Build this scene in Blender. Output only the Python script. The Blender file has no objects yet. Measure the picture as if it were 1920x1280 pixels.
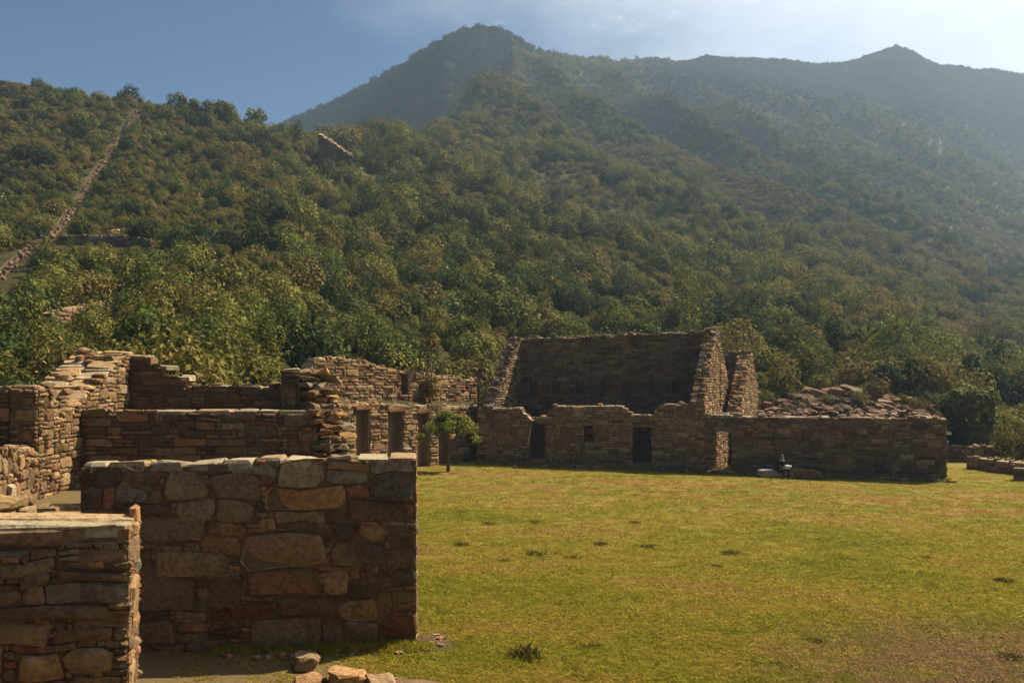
import bpy, math, random
import numpy as np
from mathutils import Vector, noise as mnoise

R = math.radians
rng = random.Random(7)
nrng = np.random.default_rng(7)
SC = bpy.context.scene
COL = SC.collection

# ------------------------------------------------------------------ camera
F = 1600.0            # focal length in pixels of a 1920 wide frame
EYE = 4.8             # metres above the plaza
HOR = 720.0           # row of the horizon
cam_d = bpy.data.cameras.new('camera')
cam = bpy.data.objects.new('camera', cam_d)
COL.objects.link(cam)
cam_d.sensor_width = 36.0
cam_d.lens = 36.0 * F / 1920.0
cam_d.shift_y = (HOR - 640.0) / 1920.0
cam_d.clip_start = 0.1
cam_d.clip_end = 6000
cam.location = (0, 0, EYE)
cam.rotation_euler = (R(90), 0, 0)
SC.camera = cam

# ------------------------------------------------------------------ world and sun
SUN = Vector((0.53, 0.36, 0.77)).normalized()
sun_el = math.asin(SUN.z)
sun_az = math.atan2(SUN.x, SUN.y)          # clockwise from +Y
world = bpy.data.worlds.new('World')
SC.world = world
world.use_nodes = True
wn = world.node_tree
wn.nodes.clear()
def wnode(t, **k):
    n = wn.nodes.new(t)
    for a, b in k.items():
        setattr(n, a, b)
    return n
wout = wnode('ShaderNodeOutputWorld')
wbg = wnode('ShaderNodeBackground')
sky = wnode('ShaderNodeTexSky', sky_type='NISHITA', sun_disc=False)
sky.sun_elevation = sun_el
sky.sun_rotation = sun_az
sky.altitude = 3000
sky.air_density = 1.0
sky.dust_density = 0.4
sky.ozone_density = 3.0
wbg.inputs['Strength'].default_value = 0.05
tc = wnode('ShaderNodeTexCoord')
# thin bright veil of cloud round the sun, ragged at its edge
dot = wnode('ShaderNodeVectorMath', operation='DOT_PRODUCT')
wn.links.new(tc.outputs['Generated'], dot.inputs[0])
dot.inputs[1].default_value = SUN
mp = wnode('ShaderNodeMapping')
mp.inputs['Scale'].default_value = (1.0, 1.0, 2.2)
wn.links.new(tc.outputs['Generated'], mp.inputs[0])
nz = wnode('ShaderNodeTexNoise')
nz.inputs['Scale'].default_value = 4.2
nz.inputs['Detail'].default_value = 8
nz.inputs['Roughness'].default_value = 0.6
wn.links.new(mp.outputs[0], nz.inputs['Vector'])
ad = wnode('ShaderNodeMath', operation='MULTIPLY_ADD')
wn.links.new(nz.outputs['Fac'], ad.inputs[0])
ad.inputs[1].default_value = 0.22
wn.links.new(dot.outputs['Value'], ad.inputs[2])
mr = wnode('ShaderNodeMapRange', interpolation_type='SMOOTHSTEP')
wn.links.new(ad.outputs[0], mr.inputs['Value'])
mr.inputs['From Min'].default_value = 0.62
mr.inputs['From Max'].default_value = 0.98
mr.inputs['To Min'].default_value = 0.0
mr.inputs['To Max'].default_value = 0.85
nz2 = wnode('ShaderNodeTexNoise')
nz2.inputs['Scale'].default_value = 9.0
nz2.inputs['Detail'].default_value = 9
wn.links.new(mp.outputs[0], nz2.inputs['Vector'])
mr2 = wnode('ShaderNodeMapRange', interpolation_type='SMOOTHSTEP')
wn.links.new(nz2.outputs['Fac'], mr2.inputs['Value'])
mr2.inputs['From Min'].default_value = 0.46
mr2.inputs['From Max'].default_value = 0.66
mr2.inputs['To Max'].default_value = 1.0
# loose cumulus only higher up
sep = wnode('ShaderNodeSeparateXYZ')
wn.links.new(tc.outputs['Generated'], sep.inputs[0])
mr3 = wnode('ShaderNodeMapRange', interpolation_type='SMOOTHSTEP')
wn.links.new(sep.outputs['Z'], mr3.inputs['Value'])
mr3.inputs['From Min'].default_value = 0.34
mr3.inputs['From Max'].default_value = 0.42
mr4 = wnode('ShaderNodeMapRange', interpolation_type='SMOOTHSTEP')
wn.links.new(dot.outputs['Value'], mr4.inputs['Value'])
mr4.inputs['From Min'].default_value = 0.54
mr4.inputs['From Max'].default_value = 0.74
mu0 = wnode('ShaderNodeMath', operation='MULTIPLY')
wn.links.new(mr4.outputs[0], mu0.inputs[0])
wn.links.new(mr3.outputs[0], mu0.inputs[1])
mu = wnode('ShaderNodeMath', operation='MULTIPLY')
wn.links.new(mr2.outputs[0], mu.inputs[0])
wn.links.new(mu0.outputs[0], mu.inputs[1])
mx = wnode('ShaderNodeMath', operation='MAXIMUM')
wn.links.new(mr.outputs[0], mx.inputs[0])
wn.links.new(mu.outputs[0], mx.inputs[1])
mix = wnode('ShaderNodeMix', data_type='RGBA')
wn.links.new(mx.outputs[0], mix.inputs['Factor'])
hsv = wnode('ShaderNodeHueSaturation')
hsv.inputs['Saturation'].default_value = 1.65
hsv.inputs['Value'].default_value = 0.58
wn.links.new(sky.outputs[0], hsv.inputs['Color'])
wn.links.new(hsv.outputs[0], mix.inputs['A'])
mix.inputs['B'].default_value = (11.0, 11.4, 12.0, 1)
wn.links.new(mix.outputs['Result'], wbg.inputs['Color'])
wn.links.new(wbg.outputs[0], wout.inputs['Surface'])

sun_d = bpy.data.lights.new('sun', 'SUN')
sun_d.energy = 5.0
sun_d.angle = R(0.5)
sun_d.color = (1.0, 0.88, 0.68)
sun = bpy.data.objects.new('sun', sun_d)
COL.objects.link(sun)
sun.rotation_euler = (-SUN).to_track_quat('-Z', 'Y').to_euler()
sun.location = (60, 30, 90)

SC.view_settings.view_transform = 'Standard'
SC.view_settings.look = 'None'
SC.view_settings.gamma = 1.0
SC.view_settings.use_curve_mapping = False
SC.view_settings.exposure = 1.1
SC.cycles.max_bounces = 5
SC.cycles.diffuse_bounces = 3
SC.cycles.transmission_bounces = 3
SC.cycles.volume_bounces = 0
SC.cycles.transparent_max_bounces = 6
SC.cycles.use_denoising = True

# ------------------------------------------------------------------ helpers
def pt(px, py, d):
    """a point at depth d seen at (px, py) of the photograph"""
    return Vector(((px - 960.0) / F * d, d, EYE - (py - HOR) / F * d))

def lerp(a, b, t):
    return a + (b - a) * t

def interp(x, xs, ys):
    return float(np.interp(x, xs, ys))

def sstep(a, b, x):
    t = min(1.0, max(0.0, (x - a) / (b - a)))
    return t * t * (3 - 2 * t)

def tag(o, label=None, cat=None, group=None, kind=None):
    if label: o['label'] = label
    if cat: o['category'] = cat
    if group: o['group'] = group
    if kind: o['kind'] = kind
    return o

def thing(name, label, cat, loc=(0, 0, 0), rotz=0.0, group=None):
    o = bpy.data.objects.new(name, None)
    o.empty_display_size = 0.3
    COL.objects.link(o)
    o.location = loc
    o.rotation_euler = (0, 0, rotz)
    return tag(o, label, cat, group)

def link(name, me, mat=None, parent=None, loc=None):
    o = bpy.data.objects.new(name, me)
    COL.objects.link(o)
    if mat is not None and not me.materials:
        me.materials.append(mat)
    if parent is not None:
        o.parent = parent
    if loc is not None:
        o.location = loc
    return o

class MB:
    """collects polygons with a tint and a tone for each vertex"""
    def __init__(self):
        self.v, self.f, self.t, self.o = [], [], [], []
        self.n = 0
    def add(self, verts, faces, tint=0.5, tone=0.5):
        b = self.n
        self.v.extend([tuple(p) for p in verts])
        self.f.extend([tuple(i + b for i in fc) for fc in faces])
        self.t.extend([tint] * len(verts))
        self.o.extend([tone] * len(verts))
        self.n += len(verts)
    def mesh(self, name, off=(0, 0, 0), smooth=False):
        me = bpy.data.meshes.new(name)
        ox, oy, oz = off
        me.from_pydata([(x - ox, y - oy, z - oz) for x, y, z in self.v], [], self.f)
        a = me.attributes.new('tint', 'FLOAT', 'POINT')
        a.data.foreach_set('value', self.t)
        a = me.attributes.new('tone', 'FLOAT', 'POINT')
        a.data.foreach_set('value', self.o)
        if smooth:
            me.polygons.foreach_set('use_smooth', [True] * len(me.polygons))
        me.update()
        return me
    def build(self, name, mat, parent=None, off=(0, 0, 0), smooth=False):
        me = self.mesh(name, off, smooth)
        o = link(name, me, mat, parent)
        if parent is None:
            o.location = off
        return o

def box_pts(p, u, w, n, s0, s1, z0, z1, d0, d1):
    c = []
    for dd in (d0, d1):
        for (s, z) in ((s0, z0), (s1, z0), (s1, z1), (s0, z1)):
            c.append(p + u * s + w * z + n * dd)
    return c
BOXF = [(3, 2, 1, 0), (4, 5, 6, 7), (0, 1, 5, 4), (1, 2, 6, 5), (2, 3, 7, 6), (3, 0, 4, 7)]

# ------------------------------------------------------------------ materials
class NT:
    def __init__(self, name):
        self.m = bpy.data.materials.new(name)
        self.m.use_nodes = True
        self.t = self.m.node_tree
        self.t.nodes.clear()
    def n(self, typ, ins=None, **k):
        nd = self.t.nodes.new(typ)
        for a, b in k.items():
            setattr(nd, a, b)
        if ins:
            for a, b in ins.items():
                if hasattr(b, 'is_output'):
                    self.t.links.new(b, nd.inputs[a])
                else:
                    nd.inputs[a].default_value = b
        return nd
    def ramp(self, fac, stops, interp='LINEAR'):
        nd = self.t.nodes.new('ShaderNodeValToRGB')
        cr = nd.color_ramp
        cr.interpolation = interp
        while len(cr.elements) < len(stops):
            cr.elements.new(0.5)
        for e, (p, c) in zip(cr.elements, stops):
            e.position = p
            e.color = (c[0], c[1], c[2], 1)
        self.t.links.new(fac, nd.inputs[0])
        return nd.outputs['Color']
    def noise(self, vec, scale, detail=5, rough=0.55, col=False):
        nd = self.n('ShaderNodeTexNoise', {'Vector': vec, 'Scale': scale, 'Detail': detail, 'Roughness': rough})
        return nd.outputs['Color' if col else 'Fac']
    def mix(self, fac, a, b, blend='MIX'):
        nd = self.n('ShaderNodeMix', data_type='RGBA', blend_type=blend)
        for key, v in (('Factor', fac), ('A', a), ('B', b)):
            if hasattr(v, 'is_output'):
                self.t.links.new(v, nd.inputs[key])
            else:
                nd.inputs[key].default_value = (v if key == 'Factor' else (v[0], v[1], v[2], 1))
        return nd.outputs['Result']
    def math(self, op, a, b=0.0, c=0.0, clamp=False):
        nd = self.n('ShaderNodeMath', operation=op, use_clamp=clamp)
        for i, v in enumerate((a, b, c)):
            if hasattr(v, 'is_output'):
                self.t.links.new(v, nd.inputs[i])
            else:
                nd.inputs[i].default_value = v
        return nd.outputs[0]
    def range(self, v, a, b, c=0.0, d=1.0):
        nd = self.n('ShaderNodeMapRange', {'Value': v, 'From Min': a, 'From Max': b, 'To Min': c, 'To Max': d}, interpolation_type='SMOOTHSTEP')
        return nd.outputs[0]
    def finish(self, col, rough=0.85, spec=0.2, bump=None, bstr=0.5, bdist=0.02, trans=0.0, transcol=None):
        p = self.n('ShaderNodeBsdfPrincipled')
        if hasattr(col, 'is_output'):
            self.t.links.new(col, p.inputs['Base Color'])
        else:
            p.inputs['Base Color'].default_value = (*col, 1)
        p.inputs['Roughness'].default_value = rough
        p.inputs['Specular IOR Level'].default_value = spec
        if bump is not None:
            b = self.n('ShaderNodeBump', {'Height': bump, 'Strength': bstr, 'Distance': bdist})
            self.t.links.new(b.outputs[0], p.inputs['Normal'])
        sh = p.outputs[0]
        if trans > 0:
            t = self.n('ShaderNodeBsdfTranslucent')
            c = transcol if transcol is not None else col
            if hasattr(c, 'is_output'):
                self.t.links.new(c, t.inputs['Color'])
            ms = self.n('ShaderNodeMixShader')
            ms.inputs[0].default_value = trans
            self.t.links.new(sh, ms.inputs[1])
            self.t.links.new(t.outputs[0], ms.inputs[2])
            sh = ms.outputs[0]
        o = self.n('ShaderNodeOutputMaterial')
        self.t.links.new(sh, o.inputs['Surface'])
        return self.m

def stone_material(name, stops, bdist=0.02, scale=1.0, dirt=(0.10, 0.065, 0.035), moss=(0.09, 0.085, 0.045)):
    m = NT(name)
    g = m.n('ShaderNodeNewGeometry')
    pos = g.outputs['Position']
    tint = m.n('ShaderNodeAttribute', attribute_name='tint').outputs['Fac']
    tone = m.n('ShaderNodeAttribute', attribute_name='tone').outputs['Fac']
    base = m.ramp(tint, stops)
    n1 = m.noise(pos, 3.5 * scale, 6, 0.6)
    n2 = m.noise(pos, 14.0 * scale, 7, 0.7)
    n3 = m.noise(pos, 60.0 * scale, 4, 0.7)
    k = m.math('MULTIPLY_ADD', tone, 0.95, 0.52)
    k2 = m.range(n2, 0.3, 0.72, 0.62, 1.3)
    k3 = m.range(n1, 0.3, 0.7, 0.78, 1.2)
    kk = m.math('MULTIPLY', m.math('MULTIPLY', k, k2), k3)
    vm = m.n('ShaderNodeVectorMath', {0: base}, operation='SCALE')
    m.t.links.new(kk, vm.inputs['Scale'])
    c = vm.outputs[0]
    c = m.mix(m.range(n1, 0.52, 0.7, 0, 0.55), c, dirt)
    c = m.mix(m.range(n2, 0.58, 0.72, 0, 0.5), c, moss)
    c = m.mix(m.range(m.noise(pos, 23 * scale, 5, 0.6), 0.64, 0.72, 0, 0.6), c, (0.30, 0.26, 0.19))
    h = m.math('ADD', m.math('MULTIPLY', n2, 1.0), m.math('MULTIPLY', n3, 0.35))
    return m.finish(c, 0.92, 0.08, h, 1.0, bdist * 1.5)

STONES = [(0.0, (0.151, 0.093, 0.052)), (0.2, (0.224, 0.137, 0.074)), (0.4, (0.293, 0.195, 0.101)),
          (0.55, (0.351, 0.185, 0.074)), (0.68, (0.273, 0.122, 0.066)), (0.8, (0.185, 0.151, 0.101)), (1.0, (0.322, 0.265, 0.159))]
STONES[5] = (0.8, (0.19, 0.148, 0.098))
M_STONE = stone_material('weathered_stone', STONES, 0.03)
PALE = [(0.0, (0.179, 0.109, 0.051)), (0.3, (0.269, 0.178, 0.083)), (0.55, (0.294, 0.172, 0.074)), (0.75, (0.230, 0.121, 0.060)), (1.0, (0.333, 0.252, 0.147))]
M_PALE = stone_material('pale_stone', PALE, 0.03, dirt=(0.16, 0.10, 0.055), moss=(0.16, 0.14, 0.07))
FARS = [(0.0, (0.140, 0.097, 0.053)), (0.3, (0.215, 0.146, 0.078)), (0.6, (0.270, 0.177, 0.089)), (0.8, (0.220, 0.121, 0.071)), (1.0, (0.250, 0.217, 0.142))]
M_FAR = stone_material('house_stone', FARS, 0.04, 0.5)
ROCKS = [(0.0, (0.120, 0.070, 0.040)), (0.4, (0.189, 0.100, 0.057)), (0.7, (0.213, 0.139, 0.083)), (1.0, (0.327, 0.242, 0.158))]
M_ROCK = stone_material('outcrop_rock', ROCKS, 0.06, 0.35, dirt=(0.13, 0.09, 0.06))

def mortar_material(name, a, b):
    m = NT(name)
    pos = m.n('ShaderNodeNewGeometry').outputs['Position']
    n = m.noise(pos, 9, 7, 0.65)
    c = m.ramp(n, [(0.3, a), (0.7, b)])
    return m.finish(c, 0.95, 0.1, m.noise(pos, 40, 5, 0.7), 0.9, 0.03)
M_MORTAR = mortar_material('mud_mortar', (0.11, 0.068, 0.038), (0.25, 0.155, 0.08))
M_PALEMORTAR = mortar_material('dry_mud', (0.14, 0.09, 0.05), (0.27, 0.18, 0.10))

def leaf_material(name, stops, trans=0.22, patch=0.02, rust=(0.10, 0.070, 0.022), amount=0.35):
    m = NT(name)
    pos = m.n('ShaderNodeNewGeometry').outputs['Position']
    oi = m.n('ShaderNodeObjectInfo').outputs['Random']
    tone = m.n('ShaderNodeAttribute', attribute_name='tone').outputs['Fac']
    big = m.noise(pos, patch, 4, 0.6)
    f = m.math('ADD', m.math('MULTIPLY', oi, 1.0), m.math('MULTIPLY_ADD', big, 1.5, -0.75), clamp=True)
    c = m.ramp(f, stops)
    c = m.mix(m.math('MULTIPLY', m.range(m.noise(pos, patch * 4.0, 4, 0.6), 0.5, 0.68), amount), c, rust)
    k = m.math('MULTIPLY_ADD', tone, 1.15, 0.46)
    vm = m.n('ShaderNodeVectorMath', {0: c}, operation='SCALE')
    m.t.links.new(k, vm.inputs['Scale'])
    return m.finish(vm.outputs[0], 0.75, 0.04, trans=trans)
M_LEAF = leaf_material('hillside_foliage', [(0.0, (0.030, 0.048, 0.013)), (0.25, (0.075, 0.095, 0.020)), (0.5, (0.135, 0.140, 0.028)), (0.78, (0.19, 0.175, 0.036)), (1.0, (0.18, 0.135, 0.036))])
M_SCRUB = leaf_material('scrub_foliage', [(0.0, (0.085, 0.082, 0.020)), (0.35, (0.145, 0.125, 0.028)), (0.65, (0.18, 0.150, 0.034)), (1.0, (0.18, 0.130, 0.038))], patch=0.05)
M_OLIVE = leaf_material('olive_foliage', [(0.0, (0.12, 0.13, 0.03)), (1.0, (0.17, 0.165, 0.04))], 0.2, 0.3, amount=0.3)
M_PLAZATREE = leaf_material('plaza_tree_foliage', [(0.0, (0.16, 0.175, 0.03)), (1.0, (0.19, 0.20, 0.034))], 0.4, 0.5, amount=0.0)
M_DARKLEAF = leaf_material('evergreen_and_shade_foliage', [(0.0, (0.022, 0.036, 0.014)), (1.0, (0.045, 0.06, 0.02))], 0.2, 0.05, amount=0.1)  # evergreens, and the painted shade on the peak and under the right ridge
M_DRYTUFT = leaf_material('dry_tuft', [(0.0, (0.085, 0.07, 0.022)), (1.0, (0.13, 0.115, 0.03))], 0.2, 0.5, amount=0.4)
def plain(name, col, rough=0.8, spec=0.2):
    m = NT(name)
    pos = m.n('ShaderNodeNewGeometry').outputs['Position']
    c = m.mix(m.range(m.noise(pos, 12, 5), 0.3, 0.7, 0.0, 1.0), tuple(v * 0.75 for v in col), tuple(min(1, v * 1.2) for v in col))
    return m.finish(c, rough, spec, m.noise(pos, 50, 3), 0.3, 0.01)
M_BARK = plain('bark', (0.12, 0.085, 0.055))

# plaza turf
m = NT('turf')
pos = m.n('ShaderNodeNewGeometry').outputs['Position']
def turf_colour(m, pos):
    st = m.n('ShaderNodeMapping', {'Vector': pos, 'Scale': (0.55, 1.0, 1.0)}).outputs[0]
    a = m.noise(st, 0.28, 5, 0.62)
    b = m.noise(st, 1.7, 6, 0.65)
    c = m.noise(st, 7.5, 5, 0.7)
    f = m.math('ADD', m.math('MULTIPLY', a, 0.62), m.math('ADD', m.math('MULTIPLY', b, 0.34), m.math('MULTIPLY', c, 0.16)))
    col = m.ramp(f, [(0.38, (0.104, 0.108, 0.012)), (0.49, (0.142, 0.130, 0.015)), (0.58, (0.182, 0.146, 0.022)), (0.68, (0.200, 0.132, 0.038))])
    # worn reddish earth along the front of the houses
    sx = m.n('ShaderNodeSeparateXYZ', {0: pos})
    dd = m.math('ADD', sx.outputs['Y'], m.math('MULTIPLY', sx.outputs['X'], 0.26))
    band = m.math('MULTIPLY', m.range(dd, 30.0, 41.0), m.math('SUBTRACT', 1.0, m.range(dd, 43.5, 47.0)))
    worn = m.math('MULTIPLY', band, m.range(m.math('ADD', m.math('MULTIPLY', a, 0.5), m.math('MULTIPLY', b, 0.5)), 0.44, 0.6))
    col = m.mix(m.math('MULTIPLY', worn, 0.75), col, (0.215, 0.115, 0.040))
    # dry patch near the camera
    bx = m.n('ShaderNodeVectorMath', {0: pos, 1: (8.8, 13.6, 0.0)}, operation='DISTANCE').outputs['Value']
    dry = m.math('MULTIPLY', m.math('SUBTRACT', 1.0, m.range(bx, 1.5, 6.0)), m.range(m.math('ADD', m.math('MULTIPLY', b, 0.6), m.math('MULTIPLY', c, 0.4)), 0.36, 0.52))
    col = m.mix(m.math('MULTIPLY', dry, 0.95), col, (0.15, 0.098, 0.052))
    k = m.range(c, 0.3, 0.7, 0.72, 1.22)
    vm = m.n('ShaderNodeVectorMath', {0: col}, operation='SCALE')
    m.t.links.new(k, vm.inputs['Scale'])
    return vm.outputs[0], b, c
col, b_, c_ = turf_colour(m, pos)
hh = m.math('ADD', m.math('MULTIPLY', b_, 2.0), m.math('ADD', m.math('MULTIPLY', c_, 1.0), m.math('MULTIPLY', m.noise(pos, 30, 5, 0.7), 0.5)))
# bare trodden earth by the near walls
rr = m.n('ShaderNodeVectorMath', {0: pos, 1: (-3.2, 13.6, 0.0)}, operation='DISTANCE').outputs['Value']
sx = m.n('ShaderNodeSeparateXYZ', {0: pos})
earth = m.math('MULTIPLY', m.math('SUBTRACT', 1.0, m.range(sx.outputs['Y'], 27.0, 30.0)), m.math('SUBTRACT', 1.0, m.range(m.math('ADD', sx.outputs['X'], m.math('MULTIPLY', b_, 1.2)), -2.6, -1.6)))
col = m.mix(m.math('MULTIPLY', earth, 0.8), col, (0.13, 0.085, 0.045))
M_TURF = m.finish(col, 0.95, 0.1, hh, 0.7, 0.08)
m = NT('turf_blades')
pos = m.n('ShaderNodeNewGeometry').outputs['Position']
col, b_, c_ = turf_colour(m, pos)
vm = m.n('ShaderNodeVectorMath', {0: col}, operation='SCALE')
vm.inputs['Scale'].default_value = 1.9
M_BLADE = m.finish(vm.outputs[0], 0.8, 0.04, trans=0.45)
m = NT('bare_earth')
pos = m.n('ShaderNodeNewGeometry').outputs['Position']
M_EARTH = m.finish(m.ramp(m.noise(pos, 3, 8, 0.7), [(0.3, (0.10, 0.06, 0.035)), (0.7, (0.22, 0.13, 0.075))]), 0.95, 0.1, m.noise(pos, 18, 6, 0.7), 0.8, 0.06)
m = NT('hill_earth')
pos = m.n('ShaderNodeNewGeometry').outputs['Position']
M_HILL = m.finish(m.ramp(m.noise(pos, 0.25, 9, 0.7), [(0.32, (0.035, 0.036, 0.012)), (0.55, (0.065, 0.056, 0.020)), (0.75, (0.10, 0.068, 0.03))]), 0.95, 0.1, m.noise(pos, 1.5, 8, 0.7), 1.0, 0.6)

m = NT('peak_shade_ground')
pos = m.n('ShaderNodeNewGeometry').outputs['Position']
M_DARKHILL = m.finish(m.ramp(m.noise(pos, 0.15, 9, 0.7), [(0.32, (0.025, 0.034, 0.014)), (0.7, (0.05, 0.05, 0.022))]), 0.95, 0.1, m.noise(pos, 1.0, 8, 0.7), 1.0, 0.6)  # shade of the peak's flank painted into its ground colour

# ------------------------------------------------------------------ plaza ground
def plaza_z(x, y):
    z = -0.1136 - 0.01343 * x + 0.00577 * y
    return z
TERRACE = 2.28
def ground_z(x, y):
    z = plaza_z(x, y)
    # high ground that the camera stands on
    t = 1 - sstep(3.5, 10.5, y)
    z = lerp(z, 3.1, t)
    # terrace behind the near walls
    t = sstep(-7.5, -7.9, x) * sstep(9.4, 10.2, y) * (1 - sstep(27, 29, y))
    z = lerp(z, max(z, TERRACE), t)
    # higher floors behind wall A and up to the foot of the hill
    if x < -2.2:
        t = sstep(16.2, 17.0, y) * sstep(-4.0, -5.0, x) * (1 - sstep(27, 28, y))
        z = lerp(z, max(z, 1.6), t)
    z += 0.035 * mnoise.noise((x * 0.35, y * 0.35, 3)) + 0.018 * mnoise.noise((x * 1.3, y * 1.3, 7))
    return z
xs = np.concatenate([np.linspace(-60, -14, 24), np.linspace(-13.5, 12, 150), np.linspace(12.4, 40, 70), np.linspace(42, 90, 20)])
ys = np.concatenate([np.linspace(-14, 8, 24), np.linspace(8.2, 22, 90), np.linspace(22.5, 70, 80)])
gv = [(x, y, ground_z(x, y)) for y in ys for x in xs]
nx_ = len(xs)
gf = [(j * nx_ + i, j * nx_ + i + 1, (j + 1) * nx_ + i + 1, (j + 1) * nx_ + i) for j in range(len(ys) - 1) for i in range(nx_ - 1)]
me = bpy.data.meshes.new('plaza_ground')
me.from_pydata(gv, [], gf)
me.polygons.foreach_set('use_smooth', [True] * len(me.polygons))
o = link('plaza_ground', me, M_TURF)
tag(o, kind='structure')

# ------------------------------------------------------------------ hill and mountain
KN = {
 -700: [(27, 790), (32, 725), (42, 655), (58, 575), (80, 475), (110, 370), (145, 262), (182, 150), (230, 300), (300, 430), (420, 520), (600, 590)],
 0:    [(27, 775), (32, 722), (42, 655), (58, 575), (80, 475), (110, 370), (145, 265), (182, 158), (230, 300), (300, 430), (420, 520), (600, 590)],
 250:  [(28, 765), (33, 715), (43, 655), (59, 575), (81, 475), (111, 375), (146, 275), (184, 190), (232, 320), (300, 430), (420, 520), (600, 590)],
 400:  [(29, 755), (34, 708), (44, 650), (60, 570), (82, 475), (112, 385), (148, 297), (188, 216), (235, 330), (300, 430), (420, 520), (600, 590)],
 540: [(40, 745), (44, 700), (52, 645), (67, 570), (88, 475), (117, 390), (155, 315), (198, 258), (240, 330), (300, 430), (420, 520), (600, 590)],
 600: [(46, 745), (50, 700), (58, 640), (73, 565), (96, 475), (125, 393), (165, 320), (208, 271), (250, 330), (310, 430), (420, 510), (600, 570)],
 660:  [(48, 745), (52, 695), (61, 640), (78, 565), (103, 478), (137, 395), (178, 315), (222, 259), (265, 310), (320, 400), (420, 470), (600, 540)],
 740:  [(53, 745), (57, 700), (66, 642), (83, 565), (109, 478), (144, 395), (188, 310), (235, 250), (285, 300), (350, 360), (420, 430), (600, 500)],
 830:  [(57, 745), (60, 715), (69, 648), (86, 568), (113, 480), (149, 400), (193, 325), (245, 270), (300, 225), (360, 270), (430, 330), (600, 420)],
 900:  [(60, 745), (63, 718), (72, 650), (89, 570), (116, 482), (152, 404), (198, 332), (253, 268), (322, 213), (405, 166), (470, 220), (600, 330)],
 960:  [(63, 745), (67, 715), (77, 645), (96, 564), (124, 482), (162, 408), (212, 338), (276, 273), (352, 208), (442, 145), (525, 103), (660, 220)],
 1020: [(63, 745), (67, 712), (78, 643), (98, 563), (127, 484), (168, 412), (222, 342), (292, 277), (380, 211), (490, 150), (600, 98), (760, 220)],
 1100: [(63, 745), (67, 710), (79, 643), (101, 567), (132, 492), (177, 422), (237, 352), (312, 287), (412, 220), (545, 160), (690, 115), (860, 230)],
 1250: [(62, 745), (67, 715), (79, 652), (103, 580), (136, 512), (183, 445), (248, 376), (330, 307), (440, 240), (580, 175), (745, 115), (930, 230)],
 1400: [(61, 745), (67, 722), (80, 666), (106, 600), (141, 537), (191, 473), (261, 404), (351, 333), (471, 263), (622, 190), (800, 115), (1000, 240)],
 1550: [(60, 748), (67, 728), (81, 680), (108, 621), (146, 562), (198, 502), (270, 437), (365, 366), (492, 290), (648, 208), (830, 118), (1030, 240)],
 1680: [(59, 755), (67, 738), (83, 695), (111, 642), (151, 588), (206, 533), (281, 471), (381, 401), (511, 320), (672, 228), (860, 110), (1060, 240)],
 1800: [(59, 768), (68, 750), (86, 712), (115, 665), (158, 615), (215, 566), (295, 508), (400, 440), (535, 362), (695, 268), (880, 130), (1080, 250)],
 1920: [(60, 785), (70, 764), (90, 725), (120, 685), (165, 640), (225, 594), (310, 543), (420, 478), (560, 403), (722, 305), (905, 142), (1100, 260)],
 2200: [(62, 800), (74, 778), (96, 742), (128, 706), (176, 664), (240, 624), (330, 578), (445, 518), (590, 448), (760, 355), (950, 185), (1150, 300)],
 2700: [(64, 805), (78, 785), (100, 755), (136, 722), (186, 684), (254, 648), (350, 606), (470, 550), (620, 484), (800, 395), (1000, 240), (1200, 340)],
}
CREST = ([960, 1010, 1060, 1100, 1200, 1330, 1370, 1440, 1500, 1550, 1600, 1640, 1680, 1720, 1770, 1850, 1920, 2200, 2700],
         [103, 100, 111, 114, 115, 110, 106, 114, 118, 120, 117, 98, 88, 102, 126, 132, 142, 185, 240])
kx = sorted(KN)
KD = np.array([[p[0] for p in KN[k]] for k in kx], float)
KP = np.array([[p[1] for p in KN[k]] for k in kx], float)
NT_, NPX = 150, 330
pxs = np.linspace(-620, 2560, NPX)
tt = np.linspace(0, 11, NT_)
D = np.zeros((NPX, NT_)); P = np.zeros((NPX, NT_))
for i, p in enumerate(pxs):
    d12 = np.array([np.interp(p, kx, KD[:, j]) for j in range(12)])
    p12 = np.array([np.interp(p, kx, KP[:, j]) for j in range(12)])
    p12[0] += 60
    if p > 960:
        p12[10] = np.interp(p, *CREST)
    D[i] = np.exp(np.interp(tt, np.arange(12), np.log(d12)))
    P[i] = np.interp(tt, np.arange(12), p12)
X = (pxs[:, None] - 960) / F * D
Y = D
Z = EYE - (P - HOR) / F * D
for i in range(NPX):
    for j in range(NT_):
        x, y = X[i, j], Y[i, j]
        a = sstep(60, 130, y)
        w = 0.8 * mnoise.noise((x * 0.05, y * 0.05, 1)) + 0.35 * mnoise.noise((x * 0.15, y * 0.15, 5))
        crest = 1 - 0.85 * sstep(8.6, 9.9, tt[j]) if pxs[i] > 960 else 1.0
        # spurs and gullies running down towards the valley on the mountain side
        q = (x * 0.85 + y * 0.35)
        g = mnoise.noise((q * 0.017 + 0.8 * mnoise.noise((x * 0.006, y * 0.006, 2)), (y - x) * 0.0025, 9))
        g2 = mnoise.noise((q * 0.045, (y - x) * 0.008, 4))
        far = sstep(120, 330, y)
        Z[i, j] += a * w * (1.3 + y * 0.004) * crest + far * crest * (abs(g) * -46 + 11 + g2 * 9) * min(1.0, y / 500) * sstep(700, 1050, pxs[i])
def grid_obj(name, X, Y, Z, mat):
    n0, n1 = X.shape
    v = np.stack([X, Y, Z], -1).reshape(-1, 3)
    f = [(i * n1 + j, (i + 1) * n1 + j, (i + 1) * n1 + j + 1, i * n1 + j + 1) for i in range(n0 - 1) for j in range(n1 - 1)]
    me = bpy.data.meshes.new(name)
    me.from_pydata(v.tolist(), [], f)
    me.polygons.foreach_set('use_smooth', [True] * len(me.polygons))
    o = link(name, me, mat)
    tag(o, kind='structure')
    return o
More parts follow.
